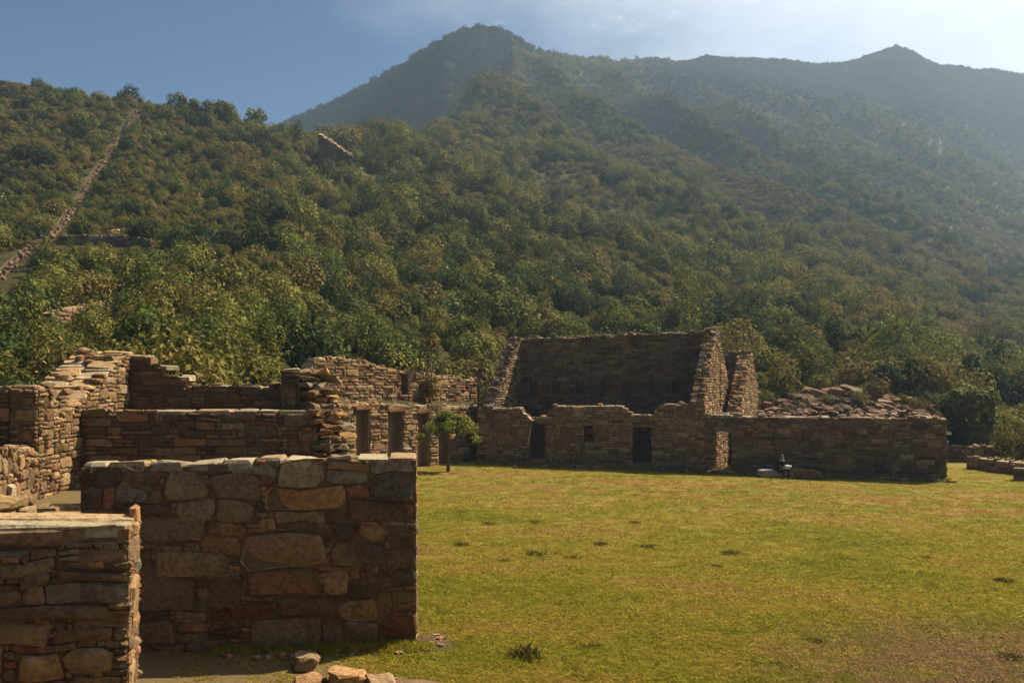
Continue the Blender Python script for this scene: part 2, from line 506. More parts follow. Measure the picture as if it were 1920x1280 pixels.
grid_obj('hillside', X, Y, Z, M_HILL)

# the peak with its steep flank turned away from the sun
CRP = ([380, 500, 540, 590, 640, 690, 740, 800, 860, 905, 945, 1000, 1060, 1120],
       [330, 250, 228, 207, 185, 158, 130, 92, 58, 48, 57, 90, 112, 140])
px2 = np.linspace(380, 1110, 110)
N2 = 44
X2 = np.zeros((110, N2)); Y2 = X2.copy(); Z2 = X2.copy()
for i, p in enumerate(px2):
    d0 = interp(p, [380, 560, 830, 960, 1110], [690, 610, 455, 500, 620])
    pc = interp(p, *CRP)
    zb = EYE - (330 - HOR) / F * d0
    dc = d0 + 42
    for _ in range(3):
        zc = EYE - (pc - HOR) / F * dc
        dc = d0 + max(12, (zc - zb) / 1.75)
    for j in range(N2):
        t = j / 29.0
        if j <= 29:
            d = lerp(d0, dc, t); z = lerp(zb, zc, t)
        else:
            t = (j - 29) / 14.0
            d = dc + 190 * t; z = lerp(zc, zb - 30, t)
        k = math.sin(math.pi * min(1.0, j / 29.0))
        x = (p - 960) / F * d
        w = mnoise.noise((x * 0.03, z * 0.03, 3)) * 7 + mnoise.noise((x * 0.09, z * 0.09, 8)) * 3
        X2[i, j] = x; Y2[i, j] = d + k * w; Z2[i, j] = z
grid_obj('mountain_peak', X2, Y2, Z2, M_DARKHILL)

def hill_at(px, t):
    """point of the hillside for a column and a place 0..11 along it"""
    fi = (px - pxs[0]) / (pxs[-1] - pxs[0]) * (NPX - 1)
    fj = t / 11.0 * (NT_ - 1)
    i = min(NPX - 2, max(0, int(fi))); j = min(NT_ - 2, max(0, int(fj)))
    a, b = fi - i, fj - j
    def bl(G):
        return (G[i, j] * (1 - a) + G[i + 1, j] * a) * (1 - b) + (G[i, j + 1] * (1 - a) + G[i + 1, j + 1] * a) * b
    return Vector((bl(X), bl(Y), bl(Z)))
def hill_px(px, py):
    """first point of the hillside seen at (px, py)"""
    last = None
    for k in range(0, 221):
        q = hill_at(px, k * 0.05)
        v = HOR + (EYE - q.z) / q.y * F
        if v <= py:
            return q
        last = q
    return last

# ------------------------------------------------------------------ masonry
def blob_verts():
    me = bpy.data.meshes.new('tmp')
    import bmesh
    bm = bmesh.new()
    bmesh.ops.create_icosphere(bm, subdivisions=1, radius=1.0)
    v = np.array([x.co[:] for x in bm.verts])
    f = [tuple(q.index for q in fc.verts) for fc in bm.faces]
    bm.free()
    bm = bmesh.new()
    bmesh.ops.create_icosphere(bm, subdivisions=2, radius=1.0)
    v2 = np.array([x.co[:] for x in bm.verts])
    f2 = [tuple(q.index for q in fc.verts) for fc in bm.faces]
    bm.free()
    bpy.data.meshes.remove(me)
    return v, f, v2, f2
IV, IF, IV2, IF2 = blob_verts()

def rock(mb, c, size, rz=0.0, tilt=(0.0, 0.0), fine=False, rough=0.16, block=0.55, tint=None, tone=None):
    v, f = (IV2, IF2) if fine else (IV, IF)
    s = np.sign(v) * np.abs(v) ** block
    sd = rng.random() * 100
    j = np.array([1 + rough * 1.6 * mnoise.noise((p[0] * 1.3 + sd, p[1] * 1.3, p[2] * 1.3)) + rough * 0.6 * mnoise.noise((p[0] * 3 + sd, p[1] * 3, p[2] * 3 + 9)) for p in v])
    s = s * j[:, None] * np.array(size) * 0.5
    cx, sx = math.cos(tilt[0]), math.sin(tilt[0]); cy, sy = math.cos(tilt[1]), math.sin(tilt[1]); cz, sz = math.cos(rz), math.sin(rz)
    RX = np.array([[1, 0, 0], [0, cx, -sx], [0, sx, cx]]); RY = np.array([[cy, 0, sy], [0, 1, 0], [-sy, 0, cy]]); RZ = np.array([[cz, -sz, 0], [sz, cz, 0], [0, 0, 1]])
    s = s @ (RZ @ RY @ RX).T + np.array(c)
    mb.add(s, f, rng.random() if tint is None else tint, rng.random() if tone is None else tone)

def pack(L, top, cell, sizes, zb=0.0, holes=(), fixed=()):
    """rubble pattern: rectangles (s0, s1, z0, z1, tint, tone) of mixed sizes that leave no long joints"""
    cw, ch = cell
    ns = max(1, int(round(L / cw)))
    cw = L / ns
    H = max(top(k * L / 40) for k in range(41)) - zb
    nz_ = max(1, int(round(H / ch)))
    occ = np.zeros((ns, nz_), bool)
    for i in range(ns):
        tz = top((i + 0.5) * cw)
        for j in range(nz_):
            z = zb + (j + 0.5) * ch
            if z > tz:
                occ[i, j] = True
            for (a, b, c, d) in holes:
                if a < (i + 0.5) * cw < b and c < z < d:
                    occ[i, j] = True
    out = []
    for (a, b, c, d, ti, to) in fixed:
        out.append((a, b, c, d, ti, to))
        i0, i1 = int(round(a / cw)), int(round(b / cw)); j0, j1 = int(round((c - zb) / ch)), int(round((d - zb) / ch))
        occ[max(0, i0):max(0, i1), max(0, j0):max(0, j1)] = True
    cells = [(i, j) for j in range(nz_) for i in range(ns)]
    def fits(i, j, w, h):
        return i + w <= ns and j + h <= nz_ and not occ[i:i + w, j:j + h].any()
    for (w0, w1, h0, h1, share) in sizes:
        rng.shuffle(cells)
        for (i, j) in cells[:int(len(cells) * share)]:
            w, h = rng.randint(w0, w1), rng.randint(h0, h1)
            if fits(i, j, w, h):
                occ[i:i + w, j:j + h] = True
                out.append((i * cw, (i + w) * cw, zb + j * ch, zb + (j + h) * ch, None, None))
    for j in range(nz_):                     # fill what is left
        i = 0
        while i < ns:
            if occ[i, j]:
                i += 1; continue
            w = 1
            while w < 4 and i + w < ns and not occ[i + w, j]:
                w += 1
            occ[i:i + w, j] = True
            out.append((i * cw, (i + w) * cw, zb + j * ch, zb + (j + 1) * ch, None, None))
            i += w
    return out

def stone_shape(rc, fr, warp, joint, proud, seed, L, rough=1.0):
    """one fitted stone on a wall face; fr = (origin, u, w, n)"""
    s0, s1, z0, z1 = rc[:4]
    p, u, w, n = fr
    j = joint * rng.uniform(0.6, 1.5)
    s0 += j; s1 -= j; z0 += j; z1 -= j
    if s1 - s0 < 0.03: s1 = s0 + 0.03
    if z1 - z0 < 0.03: z1 = z0 + 0.03
    a, b = s1 - s0, z1 - z0
    mn = min(a, b)
    q = []
    def cut():
        return mn * (rng.uniform(0.05, 0.22) if rng.random() < .6 else rng.uniform(.22, .5))
    cs = [(cut(), cut()) for _ in range(4)]
    jt = lambda k: rng.uniform(-1, 1) * mn * 0.05
    q += [(s0 + cs[0][0], z0 + jt(0)), ((s0 + s1) / 2 + jt(1), z0 + jt(1) * 1.2), (s1 - cs[1][0], z0 + jt(0))]
    q += [(s1 + jt(0), z0 + cs[1][1]), (s1 + jt(0), z1 - cs[2][1])]
    q += [(s1 - cs[2][0], z1 + jt(0)), ((s0 + s1) / 2 + jt(1), z1 + jt(1) * 1.2), (s0 + cs[3][0], z1 + jt(0))]
    q += [(s0 + jt(0), z1 - cs[3][1]), (s0 + jt(0), z0 + cs[0][1])]
    am, fq = warp
    qq = []
    for (s, z) in q:
        ds = am * (mnoise.noise((s * fq, z * fq, seed)) + .45 * mnoise.noise((s * fq * 3, z * fq * 3, seed + 7))) if 0.05 < s < L - 0.05 else 0.0
        dz = am * 0.8 * (mnoise.noise((s * fq, z * fq, seed + 20)) + .45 * mnoise.noise((s * fq * 3, z * fq * 3, seed + 27)))
        qq.append((s + ds, z + dz))
    cs_ = sum(k[0] for k in qq) / len(qq); cz_ = sum(k[1] for k in qq) / len(qq)
    ch = min(0.4, rng.uniform(0.014, 0.034) / (mn * 0.5 + 1e-4))
    tx, ty = rng.uniform(-0.03, 0.03) * rough, rng.uniform(-0.05, 0.05) * rough
    N = len(qq)
    v = []
    for (s, z) in qq:
        v.append(p + u * s + w * z - n * 0.10)
    for (s, z) in qq:
        v.append(p + u * s + w * z + n * (proud * 0.35 + rng.uniform(-0.006, 0.006) * rough))
    for (s, z) in qq:
        s_, z_ = lerp(s, cs_, ch), lerp(z, cz_, ch)
        v.append(p + u * s_ + w * z_ + n * (proud + tx * (s_ - cs_) * 3 + ty * (z_ - cz_) * 3 + rng.uniform(-0.008, 0.008) * rough))
    v.append(p + u * cs_ + w * cz_ + n * (proud + rng.uniform(0.0, 0.025) * rough))
    f = [tuple(range(N - 1, -1, -1))]
    for k in range(N):
        k2 = (k + 1) % N
        f.append((k, k2, N + k2, N + k)); f.append((N + k, N + k2, 2 * N + k2, 2 * N + k)); f.append((2 * N + k, 2 * N + k2, 3 * N))
    return v, f

def columns(mb, p, u, n, L, zb, top, T, holes=(), step=0.3, rec=0.024, niche=(), ragged=0.0):
    """the body of a wall: columns of masonry set back behind the stones, doorways left open, niches let in"""
    w = Vector((0, 0, 1))
    br = set([0.0, L])
    k = 1
    while k * step < L:
        br.add(k * step); k += 1
    for h in list(holes) + list(niche):
        br.add(h[0]); br.add(h[1])
    br = sorted(x for x in br if 0 <= x <= L)
    def run(d0, d1, hs):
        for a, b in zip(br[:-1], br[1:]):
            if b - a < 1e-4: continue
            mid = (a + b) / 2
            iv = [(zb, top(mid) - 0.03 + rng.uniform(-ragged, ragged))]
            for (h0, h1, c0, c1) in hs:
                if h0 <= mid <= h1:
                    nv = []
                    for (x0, x1) in iv:
                        if c0 > x0: nv.append((x0, min(x1, c0)))
                        if c1 < x1: nv.append((max(x0, c1), x1))
                    iv = nv
            for (x0, x1) in iv:
                if x1 - x0 > 0.02:
                    mb.add(box_pts(p, u, w, n, a, b, x0, x1, d0, d1), BOXF, 0.2, 0.4)
    if niche:
        nd = min(0.45, T * 0.55)
        run(-T + rec, -nd, holes)
        run(-nd, -rec, list(holes) + list(niche))
    else:
        run(-T + rec, -rec, holes)

def wall(root, p0, p1, zb, top, T, cell, sizes, mat=M_STONE, core=M_MORTAR, holes=(), niche=(), fixed=(), warp=(0.06, 1.3), joint=0.01,
         proud=(0.0, 0.05), ends=(), cap=True, single=True, part='wall_core', capsize=(0.35, 0.8), tints=(0, 1), tones=(0, 1), back=False, ragged=0.0, rubble=0.0, zlo=None, capflat=1.0):
    """one straight wall under ROOT: a body, fitted stones on its face (and ends), capping stones"""
    off = root.location
    p0 = Vector((p0[0], p0[1], 0)); p1 = Vector((p1[0], p1[1], 0))
    L = (p1 - p0).length
    u = (p1 - p0).normalized(); w = Vector((0, 0, 1)); n = Vector((u.y, -u.x, 0))
    mb = MB()
    columns(mb, p0, u, n, L, zb, top, T, holes, niche=niche, ragged=ragged)
    body = mb.build(part, core, root, off)
    acc = MB()
    seed = rng.random() * 50
    def emit(v, f, ti, to):
        ti = rng.uniform(*tints) if ti is None else ti
        to = rng.uniform(*tones) if to is None else to
        if single:
            one = MB()
            one.add(v, f, ti, to)
            one.build('stone', mat, root, off)
        else:
            acc.add(v, f, ti, to)
    hs = list(holes) + list(niche)
    fz = zb if zlo is None else zlo
    for rc in pack(L, top, cell, sizes, fz, hs, fixed):
        v, f = stone_shape(rc, (p0, u, w, n), warp, joint, rng.uniform(*proud), seed, L)
        emit(v, f, rc[4], rc[5])
    if back:
        for rc in pack(L, lambda s: top(L - s), cell, sizes, fz, [(L - b, L - a, c, d) for (a, b, c, d) in holes]):
            v, f = stone_shape(rc, (p1 - n * T, -u, w, -n), warp, joint, rng.uniform(*proud), seed, L)
            emit(v, f, None, None)
    for e in ends:
        if e == 'far':
            fr, tz = (p1, -n, w, u), top(L - 0.05)
        else:
            fr, tz = (p0 - n * T, n, w, -u), top(0.05)
        for rc in pack(T, lambda s: tz, cell, sizes, fz):
            v, f = stone_shape(rc, fr, (warp[0] * 0.5, warp[1]), joint, rng.uniform(*proud), seed + 3, T)
            emit(v, f, None, None)
    if cap:
        s = 0.0
        while s < L - 0.05:
            ln = min(rng.uniform(*capsize), L - s)
            if L - s - ln < 0.15: ln = L - s
            mid = s + ln / 2
            if any(a < mid < b and d > top(mid) for (a, b, c, d) in holes):
                s += ln; continue
            tz = top(mid)
            sl = (top(min(L, mid + 0.1)) - top(max(0, mid - 0.1))) / 0.2
            if abs(sl) > 1.0 and not single: pass
            elif abs(sl) > 0.6 and single: sl = 0.0
            k = 1 if T < 0.5 or rng.random() < 0.35 else 2
            d = 0.0
            for q in range(k):
                dw = T / k
                fr = (p0 + u * s + w * (tz - sl * ln / 2 - 0.01) - n * d + n * 0.0, (u + w * sl).normalized(), -n, (w - u * sl).normalized())
                v, f = stone_shape((0, ln * math.sqrt(1 + sl * sl), 0, dw), fr, (0.02, 2.0), joint * 1.2, rng.uniform(0.0, 0.07) * capflat, seed, 99, 0.6)
                emit(v, f, rng.choice([.38, .45, .95, 1.0, .85]), rng.uniform(.7, 1.15))
                d += dw
            s += ln
    if rubble > 0:
        for k in range(int(L * rubble)):
            s = rng.uniform(0, L)
            if any(a < s < b and d > top(s) for (a, b, c, d) in holes): continue
            one = MB() if single else acc
            c = p0 + u * s + w * (top(s) + 0.04) - n * rng.uniform(0.05, T - 0.05)
            rock(one, c, (rng.uniform(0.2, 0.5), rng.uniform(0.2, 0.4), rng.uniform(0.12, 0.26)), rng.uniform(0, 6.28), tint=rng.uniform(*tints), tone=rng.uniform(*tones))
            if single: one.build('stone', mat, root, off)
    if not single:
        st = acc.build('stonework', mat, body, (0, 0, 0))
        st.data.transform(__import__('mathutils').Matrix.Translation(-Vector(off)))
        st['kind'] = 'stuff'
    return body

def along(p0, p1, px):
    """distance along the wall line p0-p1 at which it crosses the column px"""
    k = (px - 960.0) / F
    ux, uy = p1[0] - p0[0], p1[1] - p0[1]
    l = math.hypot(ux, uy)
    ux /= l; uy /= l
    return (k * p0[1] - p0[0]) / (ux - k * uy)

# ---- wall A, the long wall in front
A0, A1 = (-7.57, 14.96), (-1.755, 15.6)
LA = math.hypot(A1[0] - A0[0], A1[1] - A0[1])
def a_rect(x0, y0, x1, y1, ti, to):
    s0, s1 = along(A0, A1, x0), along(A0, A1, x1)
    dm = lerp(A0[1], A1[1], (s0 + s1) / 2 / LA)
    return (max(0, s0), min(LA, s1), EYE - (y1 - HOR) / F * dm, EYE - (y0 - HOR) / F * dm, ti, to)
A_FIX = [a_rect(*q) for q in [
    (522, 861, 613, 908, .38, .75), (615, 866, 690, 882, .5, .6), (615, 883, 690, 911, .85, .7), (692, 863, 776, 887, .85, .8), (692, 888, 776, 939, .8, .2),
    (500, 913, 653, 956, .58, .8), (654, 911, 691, 940, .66, .4), (655, 941, 778, 980, .1, .3), (455, 1001, 607, 1068, .3, .75), (617, 982, 672, 1016, .05, .2),
    (617, 1020, 670, 1064, .2, .5), (676, 1018, 722, 1041, .82, .1), (676, 984, 725, 1014, .45, .5), (466, 1072, 605, 1117, .66, .35), (650, 1092, 712, 1120, .05, .1),
    (425, 1127, 515, 1156, .68, .15), (520, 1119, 636, 1153, .1, .3), (468, 1158, 598, 1214, .3, .45), (600, 1158, 640, 1214, .25, .3), (642, 1164, 710, 1214, .2, .4),
    (712, 1142, 780, 1214, .66, .1), (735, 1072, 780, 1100, .8, .1), (396, 892, 495, 940, .2, .55), (400, 942, 478, 978, .4, .45), (436, 871, 520, 891, .85, .85),
    (380, 1086, 455, 1138, .1, .4), (638, 1122, 710, 1162, .42, .5), (727, 982, 779, 1020, .25, .2), (724, 1022, 779, 1070, .2, .3), (308, 877, 390, 938, .35, .55),
    (216, 910, 281, 940, .85, .5), (196, 914, 215, 952, .66, .6), (151, 912, 195, 955, .15, .3), (151, 878, 224, 910, .05, .2), (226, 880, 302, 908, .2, .35),
    (283, 910, 305, 942, .25, .4), (232, 942, 314, 966, .1, .3), (330, 940, 396, 980, .4, .5), (266, 967, 375, 1020, .35, .35), (374, 1001, 452, 1036, .57, .4),
    (294, 1038, 436, 1084, .4, .5), (456, 1118, 515, 1126, .4, .5), (515, 958, 612, 980, .42, .5), (610, 1074, 648, 1116, .4, .6), (480, 970, 512, 998, .5, .6),
    (391, 866, 434, 889, .15, .5)]]
topA = lambda s: lerp(3.38, 3.46, s / LA) + 0.035 * mnoise.noise((s * 1.4, 5, 1)) - (0.02 if s > 4 else 0.03)
front = thing('stone_wall', 'long shaded stone wall ending at the lawn, with a big tan block on top', 'wall', (A0[0], A0[1], 0))
SZ_BIG = [(7, 10, 4, 6, .06), (4, 8, 2, 4, .5), (3, 5, 2, 3, .8), (2, 4, 1, 2, 1.0)]
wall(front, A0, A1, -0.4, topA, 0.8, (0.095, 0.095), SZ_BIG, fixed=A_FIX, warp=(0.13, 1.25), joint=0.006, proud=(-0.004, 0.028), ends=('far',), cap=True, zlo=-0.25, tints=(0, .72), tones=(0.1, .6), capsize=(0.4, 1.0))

# ---- wall B, nearest, at the corner of the picture
B1 = (-3.80, 8.45)
bu = (0.966, 0.259)
B0 = (B1[0] - bu[0] * 2.6, B1[1] - bu[1] * 2.6)
LB = 2.6
def b_rect(x0, y0, x1, y1, ti, to):
    s0, s1 = along(B0, B1, x0), along(B0, B1, x1)
    ln = (s0 + s1) / 2 / LB
    dm = lerp(B0[1], B1[1], ln)
    return (max(0, s0), min(LB, s1), EYE - (y1 - HOR) / F * dm, EYE - (y0 - HOR) / F * dm, ti, to)
B_FIX = [b_rect(*q) for q in [
    (-60, 986, 236, 1019, .2, .6), (150, 1024, 238, 1060, .25, .5), (-40, 1024, 48, 1042, .82, .3), (52, 1024, 105, 1042, .3, .4),
    (115, 1073, 238, 1088, .1, .5), (82, 1094, 238, 1128, .8, .55), (-30, 1098, 30, 1130, .25, .4), (35, 1098, 78, 1132, .3, .5), (-30, 1045, 104, 1080, .35, .35),
    (-60, 1133, 200, 1160, .1, .4), (-60, 1168, 100, 1216, .35, .5), (105, 1175, 210, 1205, .2, .3), (40, 1225, 125, 1275, .45, .7), (130, 1215, 215, 1262, .35, .5)]]
topB = lambda s: 3.40 + 0.12 * (1 - s / LB) * 0.3
near = thing('low_wall', 'nearest stone wall with a long flat capping slab and sunlit end', 'wall', (B0[0], B0[1], 0))
wall(near, B0, B1, -0.2, topB, 0.62, (0.07, 0.07), SZ_BIG, fixed=B_FIX, warp=(0.08, 1.7), joint=0.005, proud=(-0.01, 0.04), ends=('far',), capsize=(0.9, 1.5), zlo=0.6, tints=(0, .9), tones=(0.1, .7))
one = MB()
e = pt(254, 975, 8.95)
rock(one, e + Vector((-0.02, 0.05, 0.03)), (0.10, 0.28, 0.30), 0.25, tint=.6, tone=.7)
one.build('stone', M_STONE, near, near.location)

# ---- wall E with F and H: one line of masonry in depth, its face turned to the sun
def e_x(y): return -10.63 - 0.11 * (y - 21.0)
E_LINE = lambda y: (e_x(y), y)
pale_sizes = [(3, 5, 2, 3, .25), (2, 4, 1, 2, .9)]
tall = thing('gable_wall', 'sunlit wall running back into the hill, its broken top climbing in steps', 'wall', (*E_LINE(19.8), 2.0))
y0, y1 = 19.8, 25.0
LE = math.hypot(e_x(y1) - e_x(y0), y1 - y0)
topE = lambda s: interp(s, [0, .8, 2.6, 4.7, 5.3], [4.0, 4.12, 4.85, 5.68, 5.75]) + .06 * mnoise.noise((s * 2.2, 8, 8))
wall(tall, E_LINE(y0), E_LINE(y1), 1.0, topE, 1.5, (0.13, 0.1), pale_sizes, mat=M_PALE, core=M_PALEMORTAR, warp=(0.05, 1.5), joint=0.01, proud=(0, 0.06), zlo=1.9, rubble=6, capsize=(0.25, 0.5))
pier = thing('broken_pier', 'dark fronted wall stub with a sunlit ragged end of small stones', 'wall', (*E_LINE(18.7), 2.0))
topF = lambda s: interp(s, [0, .35, .6, 1.1], [4.74, 4.72, 4.55, 4.35])
wall(pier, E_LINE(18.7), E_LINE(19.78), 1.0, topF, 0.6, (0.10, 0.09), pale_sizes, mat=M_PALE, core=M_PALEMORTAR, warp=(0.05, 1.5), proud=(0, 0.07), zlo=2.0, capsize=(0.25, 0.5), rubble=2, ends=('near',))
fx = E_LINE(18.7)
wall(pier, (fx[0] - 3.4, fx[1] - 0.33), (fx[0] - 0.62, fx[1] - 0.03), 1.0, lambda s: 4.72 + 0.06 * mnoise.noise((s * 2, 3, 4)), 0.9, (0.12, 0.1), [(4, 7, 2, 3, .4), (2, 4, 1, 2, .9)], zlo=3.2, tints=(0, .5), tones=(0, .5), part='return_wall')
low = thing('low_wall', 'low sunlit wall of upright stones in front of the dark stub', 'wall', (*E_LINE(15.4), 2.0))
topH = lambda s: interp(s, [0, 1.6, 2.4, 3.3], [3.55, 3.55, 3.48, 3.35]) + 0.05 * mnoise.noise((s * 3, 1, 1))
wall(low, E_LINE(15.4), E_LINE(18.68), 1.0, topH, 0.5, (0.11, 0.11), [(2, 3, 2, 4, .5), (1, 3, 1, 2, .9)], mat=M_PALE, core=M_PALEMORTAR, proud=(0, 0.08), zlo=1.9, capsize=(0.25, 0.6), rubble=2)
# two upright stones just behind the nearest wall
standing = thing('low_wall', 'short sunlit wall of big upright blocks behind the nearest wall', 'wall', (*pt(-20, 980, 10.2).xy, 1.9))
s0 = pt(-60, 980, 9.3); s1 = pt(68, 975, 10.4)
wall(standing, (s0.x, s0.y), (s1.x, s1.y), 1.8, lambda s: interp(s, [0, .6, .75, 1.2, 1.5], [3.52, 3.5, 3.45, 3.42, 3.38]), 0.45, (0.16, 0.16), [(2, 3, 3, 5, 1.0)], mat=M_PALE, core=M_PALEMORTAR, proud=(0.02, 0.09), zlo=2.2, capsize=(0.3, 0.5), tones=(.5, 1))
# step between the terrace and the standing stones
st_ = thing('stone_step', 'flat stone step on the terrace beside the end of the long shaded wall', 'step', (*pt(105, 950, 15.0).xy, TERRACE))
for (xa, ya, xb, d, hh) in ((60, 948, 110, 14.6, .25), (112, 946, 150, 14.9, .27), (64, 962, 140, 13.4, .2)):
    one = MB()
    a, b = pt(xa, ya, d), pt(xb, ya, d)
    rock(one, ((a.x + b.x) / 2, d + .2, a.z - hh * .5), (abs(b.x - a.x) * 1.1, .5, hh), 0.08, block=0.35, tint=.5, tone=.7)
    one.build('stone', M_PALE, st_, st_.location)

# ---- wall C and D, shaded room walls behind wall A
C0, C1 = (e_x(21.0) + 0.02, 21.0), (-4.92, 21.55)
LC = math.hypot(C1[0] - C0[0], C1[1] - C0[1])
mid_sizes = [(5, 8, 2, 3, .2), (3, 5, 1, 3, .7), (2, 4, 1, 2, 1.0)]
cw = thing('room_wall', 'middle shaded room wall with a pale straight top and ragged broken end', 'wall', (*C0, 1.5))
topC = lambda s: lerp(4.14, 4.13, s / LC) + 0.02 * mnoise.noise((s, 2, 2))
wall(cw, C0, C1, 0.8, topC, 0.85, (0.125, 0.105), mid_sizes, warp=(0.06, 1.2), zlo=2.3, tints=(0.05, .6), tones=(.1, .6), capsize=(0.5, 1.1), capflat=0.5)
D0, D1 = (e_x(24.5) + 0.02, 24.5), (-6.55, 24.95)
LD = math.hypot(D1[0] - D0[0], D1[1] - D0[1])
dw_ = thing('room_wall', 'rear shaded room wall, its top stepping down from the gable wall', 'wall', (*D0, 1.5))
topD = lambda s: interp(s, [0, .5, .55, 1.0, 1.05, 1.55, 1.6, 5.0], [5.62, 5.6, 5.4, 5.3, 5.05, 5.0, 4.72, 4.70])
wall(dw_, D0, D1, 0.8, topD, 0.7, (0.125, 0.105), mid_sizes, warp=(0.05, 1.2), zlo=3.5, tints=(0.05, .55), tones=(.05, .5), rubble=1.5)

def broken_end(root, x0, x1, y0, y1, d0, d1, n_rows, mat, core=M_MORTAR):
    """the torn end of a wall: long stones sticking out of the rubble at many depths"""
    off = root.location
    mb = MB()
    for r_ in range(n_rows):
        t = (r_ + 0.5) / n_rows
        py = lerp(y1, y0, t)
        hz = (y1 - y0) / n_rows / F * d0 * rng.uniform(.8, 1.25)
        py += rng.uniform(-2, 2)
        px = x0
        while px < x1 - 6:
            wpx = rng.uniform(12, 46)
            k = (px + wpx / 2 - x0) / (x1 - x0)
            if k > 1 - 0.35 * rng.random() * t: break
            d = lerp(d0, d1, k) + rng.uniform(-.12, .12)
            c = pt(px + wpx / 2, py, d)
            one = MB()
            rock(one, (c.x, c.y + .22, c.z), (wpx / F * d * 1.08, rng.uniform(.5, .8), hz * rng.uniform(.75, 1.0)), rng.uniform(-.6, .6), (rng.uniform(-.25, .25), rng.uniform(-.2, .2)), block=0.5, rough=.3,
                 tint=rng.choice([.05, .2, .4, .55, .8, .9]), tone=rng.uniform(.2, .9))
            one.build('stone', mat, root, off)
            px += wpx * 0.95
    # rubble heart of the wall
    a, b = pt(x0, y0 + 8, d0 + .5), pt(x1 - 14, y0 + 12, d1 + .5)
    zl = EYE - (y1 + 60 - HOR) / F * d0
    v = [(a.x, a.y, zl), (b.x, b.y, zl), (b.x - .3, b.y + .9, zl), (a.x - .3, a.y + .9, zl)]
    v += [(a.x, a.y, a.z), (b.x - .15, b.y, b.z - .25), (b.x - .4, b.y + .9, b.z - .25), (a.x - .3, a.y + .9, a.z)]
    mb.add(v, [(3, 2, 1, 0), (4, 5, 6, 7), (0, 1, 5, 4), (1, 2, 6, 5), (2, 3, 7, 6), (3, 0, 4, 7)])
    mb.build('rubble_core', core, root, off)
broken_end(cw, 580, 656, 757, 870, 21.35, 22.2, 9, M_STONE)
stub = thing('wall_stub', 'squat broken stub of rubble masonry at the end of the rear room wall', 'wall', (*pt(585, 760, 25.0).xy, 1.5))
q0, q1 = pt(527, 690, 24.6), pt(562, 690, 24.7)
wall(stub, (q0.x, q0.y), (q1.x, q1.y), 0.8, lambda s: 5.24 + .05 * mnoise.noise((s * 3, 1, 1)), 0.9, (0.12, 0.1), mid_sizes, zlo=3.6, tints=(0, .5), tones=(0, .5))
broken_end(stub, 556, 640, 692, 765, 24.6, 25.6, 6, M_STONE)

# loose stones at the foot of wall A
for (x0, y0, x1, y1, d, ti, to, lab, tl) in (
    (548, 1216, 600, 1262, 14.4, .35, .6, 'brown upright block leaning at the foot of the long shaded wall', 0.1),
    (612, 1248, 692, 1284, 13.7, .52, .9, 'sunlit orange slab lying on the grass edge below the long shaded wall', 0.12),
    (548, 1262, 606, 1290, 13.6, .5, .8, 'flat wedge of orange rock beside the sunlit orange slab', -0.2),
    (680, 1264, 742, 1294, 13.55, .35, .9, 'pale flat stone partly buried by the ditch beside the orange slab', 0.05)):
    mb = MB()
    c = pt((x0 + x1) / 2, (y0 + y1) / 2 + 7, d)
    rock(mb, (0, 0, 0), ((x1 - x0) / F * d * .92, 0.5, (y1 - y0) / F * d * .92), 0.25, (0.1, tl), fine=True, block=0.5, rough=0.26, tint=ti, tone=to * .8)
    o = mb.build('loose_stone', M_STONE)
    o.location = c
    tag(o, lab, 'stone')

# earth scar at the corner of wall A
def mound(name, cx, cy, rx, ry, h, mat, kind='structure', seed=0):
    v, f = [(cx, cy, plaza_z(cx, cy) + h)], []
    NR, NA = 5, 22
    for r_ in range(1, NR + 1):
        for a in range(NA):
            an = a / NA * 2 * math.pi
            k = r_ / NR * (1 + 0.22 * mnoise.noise((math.cos(an) * 1.4, math.sin(an) * 1.4, seed)))
            x, y = cx + rx * k * math.cos(an), cy + ry * k * math.sin(an)
            v.append((x, y, ground_z(x, y) + h * (1 - (r_ / NR) ** 2) + (0.012 if r_ < NR else -0.03)))
    for a in range(NA):
        f.append((0, 1 + a, 1 + (a + 1) % NA))
    for r_ in range(NR - 1):
        for a in range(NA):
            b = 1 + r_ * NA
            f.append((b + a, b + NA + a, b + NA + (a + 1) % NA, b + (a + 1) % NA))
    me = bpy.data.meshes.new(name)
    me.from_pydata(v, [], f)
    me.polygons.foreach_set('use_smooth', [True] * len(f))
    return tag(link(name, me, mat), kind=kind)
M_DAMP = mortar_material('damp_earth', (0.04, 0.026, 0.015), (0.115, 0.07, 0.04))
mound('bare_earth_patch', -1.5, 15.85, 0.5, 0.75, 0.02, M_DAMP, seed=4)
mound('ditch_earth', -1.9, 13.6, 0.9, 0.42, 0.05, M_EARTH, seed=9)

